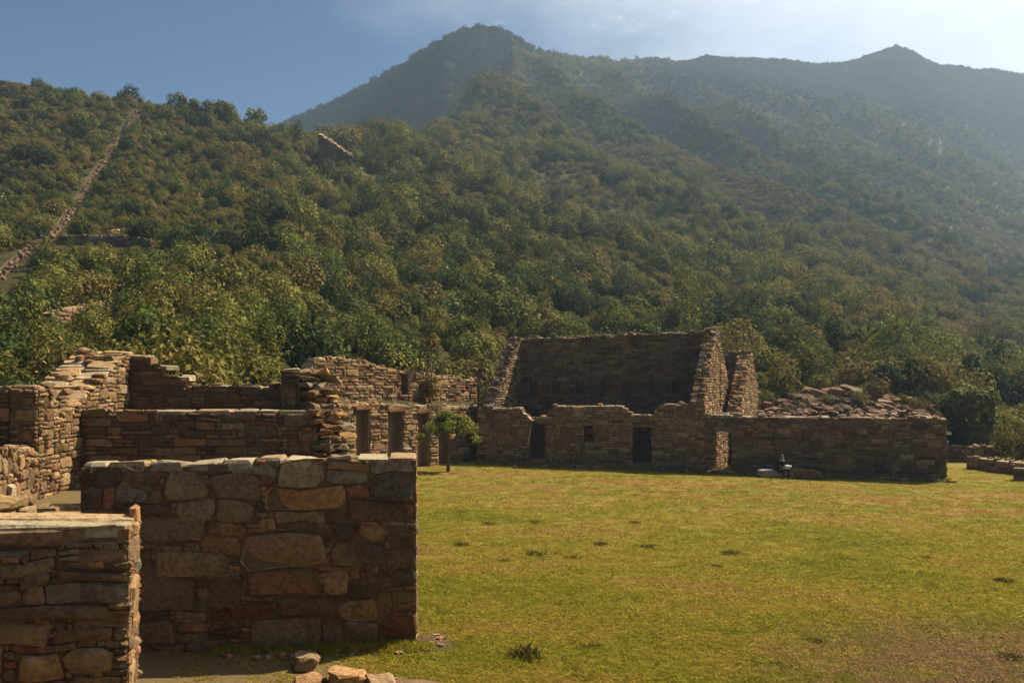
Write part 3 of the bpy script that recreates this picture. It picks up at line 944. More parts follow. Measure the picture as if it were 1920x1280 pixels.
# fallen bits of stone along the foot of the walls
acc = MB()
def drop(x, y, k):
    for _ in range(k):
        a_, b_ = x + rng.gauss(0, .22), y + rng.gauss(0, .16)
        z_ = rng.uniform(.03, .11)
        rock(acc, (a_, b_, ground_z(a_, b_) + z_ * .3), (z_ * rng.uniform(1, 2.2), z_ * rng.uniform(1, 1.8), z_), rng.uniform(0, 6), tint=rng.random(), tone=rng.uniform(.2, .9))
for k in range(14):
    x = rng.uniform(-5.0, -1.9)
    drop(x, 15.6 + .11 * (x + 1.755) - rng.uniform(.1, .5), rng.randint(1, 4))
drop(-1.45, 15.7, 9); drop(-1.4, 16.2, 8); drop(-2.2, 13.75, 6); drop(-3.0, 13.9, 5)
for k in range(46):
    t = rng.random()
    x, y = lerp(-2.03, 22.1, t), lerp(49.7, 43.4, t)
    for _ in range(rng.randint(1, 3)):
        z_ = rng.uniform(.08, .28)
        a_, b_ = x + rng.gauss(0, .4), y - rng.uniform(.1, .7)
        rock(acc, (a_, b_, plaza_z(a_, b_) + z_ * .25), (z_ * rng.uniform(1, 2.2), z_ * rng.uniform(1, 1.8), z_), rng.uniform(0, 6), tint=rng.random(), tone=rng.uniform(.2, .9))
o = acc.build('fallen_stones', M_STONE)
tag(o, kind='stuff')

# ------------------------------------------------------------------ the gabled house across the plaza
H0, H1 = (-2.03, 49.7), (22.1, 43.4)
HL = math.hypot(H1[0] - H0[0], H1[1] - H0[1])
hu = Vector(((H1[0] - H0[0]) / HL, (H1[1] - H0[1]) / HL, 0))
hv = Vector((0.40, 0.917, 0)).normalized()
def hs(px): return along(H0, H1, px)
def hz(px, py):
    s = hs(px)
    return EYE - (py - HOR) / F * (H0[1] + hu.y * s)
def hp(s): return (H0[0] + hu.x * s, H0[1] + hu.y * s)
far_sizes = [(3, 5, 1, 2, .35), (2, 4, 1, 1, .8)]
FC = (0.17, 0.15)
house = thing('gabled_house', 'roofless two-storey stone house with tall dark spine wall and pointed gables', 'house', (*H0, 0.1))
s_end = hs(1322)
d1a, d1b = hs(991), hs(1022)
d2a, d2b = hs(1184), hs(1224)
ktop = ([hs(893), hs(972), hs(980), hs(990), hs(1023), hs(1036), hs(1040), hs(1162), hs(1172), hs(1184), hs(1225), hs(1236), hs(1246), hs(1312), hs(1330)],
        [hz(893, 766), hz(972, 764), hz(980, 772), hz(990, 783), hz(1023, 783), hz(1036, 766), hz(1040, 761), hz(1162, 761), hz(1172, 770), hz(1184, 777), hz(1225, 777), hz(1236, 764), hz(1246, 757), hz(1312, 757), hz(1330, 757)])
topHF = lambda s: interp(s, *ktop)
doors = [(d1a, d1b, -1, 2.85), (d2a, d2b, -1, 2.7), (hs(1095), hs(1114), hz(1105, 829), hz(1105, 798))]
wall(house, H0, hp(s_end), -0.4, topHF, 0.75, FC, far_sizes, mat=M_FAR, holes=doors, warp=(0.05, 0.9), joint=0.014, proud=(0, 0.06), single=False, part='front_wall', rubble=.5, capsize=(.3, .7), capflat=.5, zlo=-0.2, tones=(.45, 1.35))
# window surround and door lintels
def slab(root, name, s0, s1, z0, z1, out, mat=M_FAR, tint=.9, tone=.7):
    mb = MB()
    p = Vector((*hp((s0 + s1) / 2), (z0 + z1) / 2)) + Vector((hu.y, -hu.x, 0)) * out
    rock(mb, p, (s1 - s0, .4, z1 - z0), math.atan2(hu.y, hu.x), block=0.3, rough=0.08, tint=tint, tone=tone)
    return mb.build(name, mat, root, root.location)
slab(house, 'lintel', hs(1091), hs(1118), hz(1105, 798), hz(1105, 798) + .2, -.1)
slab(house, 'lintel', d1a - .25, d1b + .25, 2.55, 2.75, -.35)
slab(house, 'lintel', d2a - .3, d2b + .3, 2.4, 2.62, -.35)
mb = MB()
a = Vector((*hp(.8), 0)) + hv * .9; b_ = Vector((*hp(s_end - .8), 0)) + hv * .9
c_ = b_ + hv * 3.2; d_ = a + hv * 3.2
fz_ = [plaza_z(q.x, q.y) + .07 for q in (a, b_, c_, d_)]
mb.add([(q.x, q.y, z_ - .5) for q, z_ in zip((a, b_, c_, d_), fz_)] + [(q.x, q.y, z_) for q, z_ in zip((a, b_, c_, d_), fz_)], BOXF)
mb.build('floor', M_EARTH, house, house.location)
# spine wall
G0 = Vector((*hp(0.3), 0)) + hv * 4.1
G1 = Vector((*hp(hs(1316)), 0)) + hv * 4.1
ga = along(G0.xy, G1.xy, 963); gb = along(G0.xy, G1.xy, 1320)
GS = G0 + (G1 - G0).normalized() * ga
GE = G0 + (G1 - G0).normalized() * gb
GL = (GE - GS).length
zt0 = EYE - (637 - HOR) / F * GS.y
zt1 = EYE - (622 - HOR) / F * GE.y
topG = lambda s: lerp(zt0, zt1, s / GL) + 0.09 * mnoise.noise((s * .9, 1, 2)) + 0.05 * mnoise.noise((s * 3, 1, 2))
nich = []
for k in range(7):
    a = 0.7 + k * (GL - 1.4) / 7 + .3
    nich.append((a, a + .5, 4.2, 5.0))
doorm = [(2.2, 2.9, -1, 2.2)]
wall(house, GS.xy, GE.xy, -0.4, topG, 0.8, FC, far_sizes, mat=M_FAR, niche=nich, warp=(0.05, 0.9), joint=0.014, proud=(0, 0.055), single=False, part='spine_wall', rubble=2, zlo=1.2, tones=(0, .7))
# gables: each climbs from the front wall to the spine and falls behind it
def gable(root, base, zlow, ztop, back, mat=M_FAR, fr=4.1, name='gable', T=0.75, niches=()):
    p0 = Vector((base[0], base[1], 0)); p1 = p0 + hv * (fr + back)
    L = fr + back
    tp = lambda s: interp(s, [0, fr - .1, fr + .45, L], [zlow, ztop, ztop, zlow - .1]) + 0.05 * mnoise.noise((s * 2, base[0], 4))
    return wall(root, p0.xy, p1.xy, -0.4, tp, T, FC, far_sizes, mat=mat, core=M_MORTAR, niche=niches, warp=(0.04, 0.9), joint=0.014, proud=(0, 0.06), single=False, part=name, ends=('near',), rubble=5, zlo=1.0, capsize=(.25, .5), back=False)
gable(house, hp(hs(1319)), hz(1312, 757) - .05, zt1 + .12, 5.4, niches=[(5.0, 5.28, 3.4, 6.2), (6.4, 6.65, 3.3, 5.4)], mat=M_PALE)
gable(house, hp(0.95), hz(900, 765), zt0 + .05, 4.2)
# corbel pegs that tied the thatch, set in the sloping edge
# ---- the wing
wing = thing('stone_house', 'low flat-topped stone house with one sunlit doorway and long blank wall', 'house', (*hp(hs(1324)), 0))
w0, w1 = hp(s_end + 0.01), H1
wl = math.hypot(w1[0] - w0[0], w1[1] - w0[1])
def ws(px): return along(w0, w1, px)
topW = lambda s: interp(s, [0, ws(1365), ws(1420), ws(1560), ws(1700), wl], [hz(1325, 779), hz(1365, 779), hz(1420, 781), hz(1560, 783), hz(1700, 785), hz(1770, 785)]) + 0.03 * mnoise.noise((s, 4, 4))
wall(wing, w0, w1, -0.6, topW, 0.8, FC, far_sizes, mat=M_FAR, holes=[(ws(1340), ws(1371), -1, hz(1355, 809))], warp=(0.05, 0.9), joint=0.014, proud=(0, 0.06), single=False, part='front_wall', rubble=1.2, zlo=-0.4, ends=('far',))
slab(wing, 'lintel', s_end + ws(1334), s_end + ws(1377), hz(1355, 809), hz(1355, 809) + .24, -.1)
slab(wing, 'threshold', s_end + ws(1335), s_end + ws(1371), hz(1352, 884), hz(1352, 884) + .15, .3, mat=M_PALE)
# end wall going back and the passage wall seen through the doorway
e0 = Vector((*H1, 0)) - hu * 0.0
wall(wing, (H1[0] + hu.y * .8 * 0 - .02, H1[1] + .82), (Vector((*H1, 0)) + hv * 9 + Vector((-.9, 0, 0))).xy, -0.6, lambda s: hz(1770, 785), 0.8, FC, far_sizes, mat=M_FAR, core=M_MORTAR, warp=(0.05, .9), single=False, part='side_wall', zlo=1.0, rubble=1)
pw = Vector((*hp(s_end + ws(1338)), 0)) + hv * .85
wall(wing, pw.xy, (pw + hv * 7).xy, -0.5, lambda s: hz(1355, 781), 0.6, FC, far_sizes, mat=M_PALE, core=M_PALEMORTAR, single=False, part='passage_wall', zlo=-.3)
# packed earth floor behind the wing front
mb = MB()
a = Vector((*hp(s_end + ws(1378)), 0)) + hv * .8; b_ = Vector((*H1, 0)) + hv * .8
c_ = Vector((*H1, 0)) + hv * 9; d_ = Vector((*hp(s_end + ws(1378)), 0)) + hv * 9
zz = hz(1500, 785) - .7
mb.add([(a.x, a.y, -.5), (b_.x, b_.y, -.5), (c_.x, c_.y, -.5), (d_.x, d_.y, -.5), (a.x, a.y, zz), (b_.x, b_.y, zz), (c_.x, c_.y, zz + .1), (d_.x, d_.y, zz + .1)], BOXF)
mb.build('earth_fill', M_EARTH, wing, wing.location)
# ---- second gable behind the wing
house2 = thing('gable_ruin', 'smaller ruined gable standing behind the low flat-topped house', 'ruin', (*pt(1400, 780, 50).xy, 0.5))
z2l = EYE - (776 - HOR) / F * 49.5
z2t = EYE - (660 - HOR) / F * 55.6
g2 = pt(1386, 780, 51.0)
p0 = Vector((g2.x, g2.y, 0)); 
tp2 = lambda s: interp(s, [0, 4.7, 5.3, 10.5], [z2l - .1, z2t, z2t, z2l - .3]) + .06 * mnoise.noise((s * 2, 3, 3))
wall(house2, p0.xy, (p0 + hv * 10.5).xy, 0.5, tp2, 0.8, FC, far_sizes, mat=M_PALE, core=M_MORTAR, single=False, part='gable', ends=('near',), rubble=5, zlo=2.2, capsize=(.25, .5))
a2 = pt(1350, 700, 56.2); b2 = pt(1400, 700, 55.6)
wall(house2, a2.xy, b2.xy, 0.5, lambda s: interp(s, [0, .5, 2], [z2t - .3, z2t - .1, z2t]) + .08 * mnoise.noise((s * 2, 1, 1)), 0.8, FC, far_sizes, mat=M_FAR, single=False, part='spine_wall', rubble=4, zlo=2.2, tones=(0, .6))

# ------------------------------------------------------------------ terraced wall with niches
T1 = Vector((-2.1, 51.4, 0)); tdir = Vector((-.55, -.835, 0)).normalized()
T0 = T1 + tdir * 17.0
terr = thing('terrace_wall', 'sunlit two-tier terrace wall with tall niches behind the small tree', 'wall', (T0.x, T0.y, 0))
TL = 17.0
def ts(px): return along(T0.xy, T1.xy, px)
def tz(px, py):
    s = ts(px)
    return EYE - (py - HOR) / F * (T0.y - tdir.y * s)
topT = lambda s: interp(s, [0, ts(640), ts(760), ts(900)], [tz(640, 752), tz(640, 752), tz(760, 760), tz(900, 762)])
nh = [(ts(668), ts(691), 0.2, tz(680, 768)), (ts(728), ts(754), 0.2, tz(740, 772)), (ts(783), ts(803), 0.2, tz(790, 775)), (ts(823), ts(842), 0.2, tz(832, 775))]
TC = (0.2, 0.17)
wall(terr, T0.xy, T1.xy, -0.3, topT, 1.0, TC, far_sizes, mat=M_PALE, core=M_PALEMORTAR, niche=nh, single=False, part='lower_wall', rubble=2, warp=(.06, .9), zlo=-.1, proud=(0, .09))
for (a, b, c, d) in nh:
    mb = MB()
    dirv = -tdir
    p = T0 + dirv * ((a + b) / 2) + Vector((dirv.y, -dirv.x, 0)) * (-.12)
    rock(mb, (p.x, p.y, d + .13), ((b - a) + .5, .5, .26), math.atan2(dirv.y, dirv.x), block=.3, rough=.08, tint=.75, tone=.3)
    mb.build('lintel', M_PALE, terr, terr.location)
tn = Vector((-tdir.y, tdir.x, 0))            # out of the face
if tn.y > 0: tn = -tn
U0, U1 = T0 - tn * 1.9, T1 - tn * 1.9 - tdir * 2.6
def us(px): return along(U0.xy, U1.xy, px)
def uz(px, py):
    s = us(px)
    return EYE - (py - HOR) / F * (U0.y - tdir.y * s)
topU = lambda s: interp(s, [us(560), us(598), us(640), us(700), us(760), us(900)], [uz(560, 735), uz(598, 672), uz(640, 670), uz(700, 684), uz(760, 697), uz(900, 714)]) + .1 * mnoise.noise((s, 6, 1))
wall(terr, U0.xy, U1.xy, 3.0, topU, 0.9, TC, far_sizes, mat=M_PALE, core=M_PALEMORTAR, niche=[(us(749), us(765), uz(757, 741), uz(757, 698))], single=False, part='upper_wall', rubble=4, warp=(.06, .9), zlo=3.2, proud=(0, .1))
mb = MB()
a, b = T0 - tn * .9, T1 - tn * .9
c, d = U1, U0
mb.add([(a.x, a.y, topT(0) - .15), (b.x, b.y, topT(TL) - .12), (c.x, c.y, topT(TL) + .25), (d.x, d.y, topT(0) + .2)], [(0, 1, 2, 3)])
m_ = mb.build('grass_ledge', M_HILL, terr, terr.location)

# ------------------------------------------------------------------ low walls and steps on the right
rw = thing('low_wall', 'low field wall beyond the corner of the flat-topped house', 'wall', (*pt(1780, 870, 52).xy, 0))
a, b = pt(1770, 868, 55), pt(1866, 868, 54)
wall(rw, a.xy, b.xy, -0.6, lambda s: EYE - (837 - HOR) / F * 54.5, .6, FC, far_sizes, mat=M_FAR, single=False, part='wall_core', zlo=-.4, rubble=2, capsize=(.4, .9))
rw2 = thing('retaining_wall', 'long retaining wall dropping beside the lawn under the dry bushes', 'wall', (*pt(1810, 870, 51).xy, 0))
a, b = pt(1812, 880, 50.5), pt(2060, 930, 42.5)
L2 = (b - a).length
wall(rw2, a.xy, b.xy, -1.0, lambda s: interp(s, [0, L2], [EYE - (857 - HOR) / F * 50.5, EYE - (886 - HOR) / F * 42.5]), .7, FC, far_sizes, mat=M_FAR, single=False, part='wall_core', zlo=-.8, rubble=2)
rw3 = thing('wall_block', 'dark squat block of masonry at the foot of the retaining wall', 'wall', (*pt(1910, 900, 44).xy, -.3))
a, b = pt(1900, 900, 44.3), pt(1990, 900, 43.2)
wall(rw3, a.xy, b.xy, -1.0, lambda s: EYE - (880 - HOR) / F * 43.8, .8, FC, far_sizes, mat=M_FAR, single=False, part='wall_core', zlo=-.6)

# ------------------------------------------------------------------ boulders of the outcrop
out_pts = [(1440, 766, 50, 26), (1470, 756, 50, 26), (1500, 742, 70, 30), (1530, 728, 80, 30), (1565, 726, 80, 34), (1600, 728, 90, 36), (1640, 736, 80, 32), (1665, 748, 64, 30),
           (1480, 762, 60, 26), (1520, 756, 70, 30), (1556, 752, 60, 28), (1590, 752, 70, 30), (1625, 758, 64, 26), (1655, 764, 52, 22), (1690, 770, 52, 20), (1715, 770, 40, 20),
           (1740, 774, 34, 18), (1540, 772, 60, 20), (1580, 772, 50, 20), (1500, 774, 44, 18), (1640, 776, 30, 15), (1460, 774, 44, 18), (1704, 742, 24, 16), (1728, 758, 30, 14), (1610, 776, 44, 16), (1745, 762, 30, 12)]
lab_r = ['reddish slab of bedrock in the outcrop above the flat-topped house', 'small pale stone perched on the outcrop above the flat-topped house']
BL = ['reddish boulder at the near gable end of the outcrop, second row', 'brown boulder leaning beside the gable-end boulder of the outcrop', 'broad reddish boulder high on the outcrop behind the seated person',
      'wide flat boulder on the crest of the outcrop', 'long flat reddish boulder topping the very crest of the outcrop', 'largest boulder crowning the outcrop above the blank wall', 'broad boulder on the outcrop crest beside the dark outcrop tree',
      'boulder under the trunk of the dark outcrop tree', 'low boulder in the middle row, nearest the ruined gable', 'second boulder of the middle row of the outcrop', 'central boulder of the middle row of the outcrop',
      'boulder of the middle row under the crowning boulder', 'squarish boulder of the middle row before the outcrop tree', 'small boulder of the middle row below the outcrop tree', 'low boulder past the outcrop tree near the house corner',
      'small boulder close to the corner of the flat-topped house', 'last little boulder at the corner end of the outcrop', 'flat slab low on the outcrop directly over the blank wall', 'low slab in the front row before the central boulder',
      'front row boulder above the seated person', 'small white stone low in the front row of the outcrop', 'front row boulder nearest the ruined gable', 'pale stone perched high behind the outcrop near the tree', 'small dark stone between the pale stone and house corner',
      'front row slab under the crowning boulder', 'tiny stone on the rim over the corner of the house']
BL += ['little stone number %s along the front edge of the outcrop, counted from the ruined gable' % w_ for w_ in ('one', 'two', 'three', 'four', 'five', 'six', 'seven', 'eight', 'nine', 'ten', 'eleven', 'twelve')]
out_pts = [(a, 752 + (b - 750) * .62 + 4, c * .66, d * .66) for (a, b, c, d) in out_pts]
out_pts += [(1445 + 25 * k + rng.uniform(-7, 7), 780 + rng.uniform(-3, 2), rng.uniform(18, 34), rng.uniform(9, 15)) for k in range(12)]
for i, (px, py, wpx, hpx) in enumerate(out_pts):
    d = lerp(56.5, 62, (785 - py) / 60)
    mb = MB()
    pale = i in (20, 22)
    rock(mb, (0, 0, 0), (wpx / F * d, wpx / F * d * .8, hpx / F * d * 1.3), rng.uniform(-.5, .5), (rng.uniform(-.2, .3), rng.uniform(.0, .35)), fine=True, rough=.3, block=.6, tint=.85 if pale else rng.uniform(0, .7), tone=rng.uniform(.1, .7))
    o = mb.build('boulder', M_ROCK)
    o.location = pt(px, py, d)
    tag(o, BL[i], 'boulder', 'boulders of the outcrop')
acc = MB()
for k in range(330):
    px = rng.uniform(1428, 1756)
    top_ = interp(px, [1428, 1480, 1560, 1640, 1700, 1756], [772, 752, 738, 746, 764, 782])
    py = rng.uniform(top_, 786)
    d = lerp(56.2, 62, (785 - py) / 60) - .35
    w_ = rng.uniform(.2, .8)
    rock(acc, pt(px, py, d), (w_, w_ * rng.uniform(.5, 1), w_ * rng.uniform(.3, .65)), rng.uniform(0, 6), (rng.uniform(-.4, .4), rng.uniform(-.4, .4)), rough=.25, block=.55)
o = acc.build('rubble', M_ROCK)
tag(o, kind='stuff')
# earth of the outcrop beneath them
og = []
for j in range(9):
    for i in range(25):
        px = 1400 + i * 16
        t = j / 8
        d = lerp(53.5, 66, t)
        py = lerp(815, interp(px, [1400, 1450, 1560, 1640, 1700, 1790], [764, 756, 744, 753, 772, 797]), min(1, t * 1.5)) - 6 * mnoise.noise((px * .03, t * 3, 2))
        og.append(tuple(pt(px, py, d)))
me = bpy.data.meshes.new('outcrop_ground')
me.from_pydata(og, [], [(j * 25 + i, j * 25 + i + 1, (j + 1) * 25 + i + 1, (j + 1) * 25 + i) for j in range(8) for i in range(24)])
tag(link('outcrop_ground', me, M_HILL), kind='structure')

# ------------------------------------------------------------------ trail and ruins on the hill
M_TRAIL = mortar_material('trail_earth', (0.08, 0.055, 0.025), (0.17, 0.115, 0.055))
TR = [(-40, 560), (0, 528), (40, 485), (75, 462), (110, 440), (130, 405), (150, 378), (175, 335), (200, 300), (222, 262), (240, 235), (262, 205)]
tr_pts = []
for (a, b) in zip(TR[:-1], TR[1:]):
    for k in range(6):
        t = k / 6
        tr_pts.append(hill_px(lerp(a[0], b[0], t), lerp(a[1], b[1], t)))
v, f = [], []
for i, q in enumerate(tr_pts):
    wd = 0.42 + 0.2 * mnoise.noise((i * .4, 1, 1)) + q.y * .002
    dx = Vector((wd, -0.2, 0))
    v += [tuple(q - dx * 1.6 + Vector((0, 0, .25))), tuple(q + Vector((0, 0, .25))), tuple(q + dx * .7 + Vector((0, 0, .2)))]
for i in range(len(tr_pts) - 1):
    for k in range(2):
        f.append((i * 3 + k, i * 3 + k + 1, i * 3 + k + 4, i * 3 + k + 3))
me = bpy.data.meshes.new('hill_path')
me.from_pydata(v, [], f)
tag(link('hill_path', me, M_TRAIL), kind='structure')
trail = thing('trail_wall', 'thin line of stones climbing the scrub slope beside the path', 'wall', tr_pts[0])
acc = MB()
for i in range(len(tr_pts) - 1):
    q0, q1 = tr_pts[i], tr_pts[i + 1]
    ln = (q1 - q0).length
    for k in range(max(3, int(ln / .28))):
        if rng.random() < (.15 if q0.y < 85 else .55): continue
        q = q0.lerp(q1, rng.random()) + Vector((rng.uniform(-.1, .6), rng.uniform(-.3, .3), rng.uniform(.3, .75)))
        rock(acc, q, (rng.uniform(.2, .5), rng.uniform(.2, .4), rng.uniform(.18, .38)), rng.uniform(0, 6), tint=rng.uniform(0, 1), tone=rng.uniform(.3, 1))
tw = acc.build('stonework', M_STONE, trail, trail.location)
tw['kind'] = 'stuff'
CLEAR = []
KEEP = [(TR, 8), ([(112, 462), (200, 464), (282, 470)], -8), ([(98, 612), (160, 596), (205, 590)], -14), ([(592, 272), (650, 312)], -4)]
def hides(q, sc, zs):
    """would a plant here grow up in front of the path or of one of the hill walls?"""
    px = 960 + q[0] / q[1] * F
    base = HOR + (EYE - q[2]) / q[1] * F
    tip = HOR + (EYE - q[2] - 1.15 * zs) / q[1] * F
    rad = 0.7 * sc / q[1] * F
    for ln, lo in KEEP:
        if px + rad < ln[0][0] or px - rad > ln[-1][0]: continue
        y_ = float(np.interp(px, [a[0] for a in ln], [a[1] for a in ln])) + lo
        if tip < y_ < base: return True
    return False
def hill_wall(name, label, pts, top_px, mat, niches=()):
    q = [hill_px(*p) for p in pts]
    th = thing(name, label, 'wall', q[0])
    for a, b in zip(q[:-1], q[1:]):
        hgt = top_px / F * (a.y + b.y) / 2
        for k in range(7):
            c_ = a.lerp(b, k / 6)
            CLEAR.append((c_.x, c_.y - .9, 1.3))
        zl = min(a.z, b.z)
        wall(th, a.xy, b.xy, zl - 2.0, lambda s, a=a, b=b, hgt=hgt: lerp(a.z, b.z, s / (b - a).length) + hgt, .9, (.3, .24), far_sizes, mat=mat, single=False, part='wall_core', rubble=1.5, zlo=zl - 1, niche=niches, joint=.02, proud=(0, .12))
    return th
hill_wall('terrace_wall', 'dark retaining terrace low on the scrub slope beside the climbing path', [(112, 462), (200, 464), (282, 470)], 18, M_FAR)
hill_wall('terrace_wall', 'short pale terrace wall just above the dark retaining terrace', [(208, 446), (262, 436)], 8, M_STONE)
hill_wall('terrace_wall', 'dark broken terrace between bushes above the stepped gable wall', [(98, 612), (160, 596), (205, 590)], 22, M_FAR)
rq = [hill_px(588, 262), hill_px(628, 292)]
hr = thing('ruined_wall', 'reddish ruined wall with two niches on the hill saddle under the peak', 'wall', rq[0])
rl = (Vector(rq[1].xy) - Vector(rq[0].xy)).length
a, b = pt(596, 250, 168), pt(652, 288, 160)
La = math.hypot(b.x - a.x, b.y - a.y)
zl = b.z - 0.4
for k in range(7):
    c_ = a.lerp(b, k / 6)
    CLEAR.append((c_.x, c_.y - 2, 2.6))
wall(hr, a.xy, b.xy, zl, lambda s: lerp(a.z, b.z, s / La) + .4 * mnoise.noise((s, 1, 1)), 1.2, (.4, .3), far_sizes, mat=M_PALE, core=M_PALEMORTAR, niche=[(La * .24, La * .36, zl, lerp(a.z, b.z, .3) - .5), (La * .68, La * .8, zl, lerp(a.z, b.z, .7) - .5)], single=False, part='wall_core', rubble=2, joint=.02)

# ------------------------------------------------------------------ plants
def leaf_cloud(mb_v, mb_f, mb_o, centers, radii, n, ls, aspect=1.7, up=0.3, shell=0.72, flat=1.0, drop=0.0):
    base = len(mb_v)
    cid = nrng.choice(len(centers), n, p=np.array(radii) ** 2 / np.sum(np.array(radii) ** 2))
    C_ = np.array(centers)[cid]; R_ = np.array(radii)[cid]
    dirs = nrng.normal(size=(n, 3)); dirs /= np.linalg.norm(dirs, axis=1)[:, None]
    rr_ = R_ * (shell + (1.06 - shell) * nrng.random(n) ** 0.7)
    pos_ = C_ + dirs * rr_[:, None] * np.array([1, 1, flat])
    nr = dirs * 1.25 + nrng.normal(size=(n, 3)) * 0.42 + np.array([0, 0, up])
    nr /= np.linalg.norm(nr, axis=1)[:, None]
    a = np.cross(nr, nrng.normal(size=(n, 3))); a /= np.linalg.norm(a, axis=1)[:, None]
    a[:, 2] -= drop; a /= np.linalg.norm(a, axis=1)[:, None]
    b = np.cross(nr, a)
    l = ls * (0.6 + 0.8 * nrng.random(n))[:, None]
    q = np.stack([pos_ - a * l * aspect * .5, pos_ + b * l * .45 + nr * l * .12, pos_ + a * l * aspect * .5, pos_ - b * l * .45 + nr * l * .12], 1)
    tn_ = nrng.random(n)
    for i in range(n):
        k = base + 4 * i
        mb_v.extend(q[i].tolist()); mb_f.append((k, k + 1, k + 2, k + 3)); mb_o.extend([tn_[i]] * 4)

def foliage_mesh(name, mat, kind, seed, n=300, ls=.17):
    global nrng
    nrng = np.random.default_rng(seed)
    v, f, o = [], [], []
    if kind == 'round':
        nl = 9
        cs, rs = [], []
        for k in range(nl):
            a = nrng.random() * 6.28; r_ = .62 * nrng.random() ** .5
            cs.append((r_ * math.cos(a), r_ * math.sin(a), .3 + .75 * nrng.random() * (1.15 - r_))); rs.append(.33 + .24 * nrng.random())
        leaf_cloud(v, f, o, cs, rs, n, ls)
    elif kind == 'low':
        cs, rs = [], []
        for k in range(9):
            a = nrng.random() * 6.28; r_ = .8 * nrng.random() ** .5
            cs.append((r_ * math.cos(a), r_ * math.sin(a), .12 + .3 * nrng.random())); rs.append(.25 + .2 * nrng.random())
        leaf_cloud(v, f, o, cs, rs, n, ls * .9, 2.2, .5)
    elif kind == 'tall':
        cs, rs = [], []
        for k in range(10):
            a = nrng.random() * 6.28; r_ = .42 * nrng.random() ** .5
            z = .35 + 1.6 * k / 9
            cs.append((r_ * math.cos(a), r_ * math.sin(a), z)); rs.append(.28 + .26 * nrng.random() * (1.3 - .6 * abs(k / 9 - .5)))
        leaf_cloud(v, f, o, cs, rs, n, ls)
    elif kind == 'spiky':
        for h in range(7):
            cx, cy, cz = nrng.normal(0, .38), nrng.normal(0, .38), .15 + .5 * nrng.random()
            for k in range(n // 14):
                a = nrng.random() * 6.28; el = .2 + 1.2 * nrng.random(); l = .4 + .35 * nrng.random()
                dx, dy, dz = math.cos(a) * math.cos(el) * l, math.sin(a) * math.cos(el) * l, math.sin(el) * l
                px_, py_ = -math.sin(a) * .05, math.cos(a) * .05
                b0 = len(v)
                v.extend([(cx - px_, cy - py_, cz), (cx + px_, cy + py_, cz), (cx + dx * .6 + px_, cy + dy * .6 + py_, cz + dz * .7), (cx + dx, cy + dy, cz + dz * .8), (cx + dx * .6 - px_, cy + dy * .6 - py_, cz + dz * .7)])
                f.append((b0, b0 + 1, b0 + 2, b0 + 3, b0 + 4)); o.extend([nrng.random()] * 5)
        leaf_cloud(v, f, o, [(0, 0, .2)], [.6], n // 3, ls, 2.0, flat=.5)
    me = bpy.data.meshes.new(name)
    me.from_pydata(v, [], f)
    at = me.attributes.new('tone', 'FLOAT', 'POINT')
    at.data.foreach_set('value', o)
    me.materials.append(mat)
    me.update()
    return me

PROTO = []
pc = bpy.data.collections.new('foliage_library')
for i, (kind, mat, n, ls) in enumerate([('round', M_LEAF, 1100, .085), ('round', M_LEAF, 1300, .07), ('tall', M_LEAF, 1200, .08), ('spiky', M_LEAF, 700, .09), ('low', M_SCRUB, 900, .075), ('low', M_SCRUB, 900, .065), ('round', M_SCRUB, 1200, .08), ('round', M_DARKLEAF, 1200, .08)]):
    me = foliage_mesh('foliage', mat, kind, 100 + i, n, ls)
    PROTO.append(me)
    ob = bpy.data.objects.new('foliage_%s' % 'abcdefgh'[i], me)
    pc.objects.link(ob)

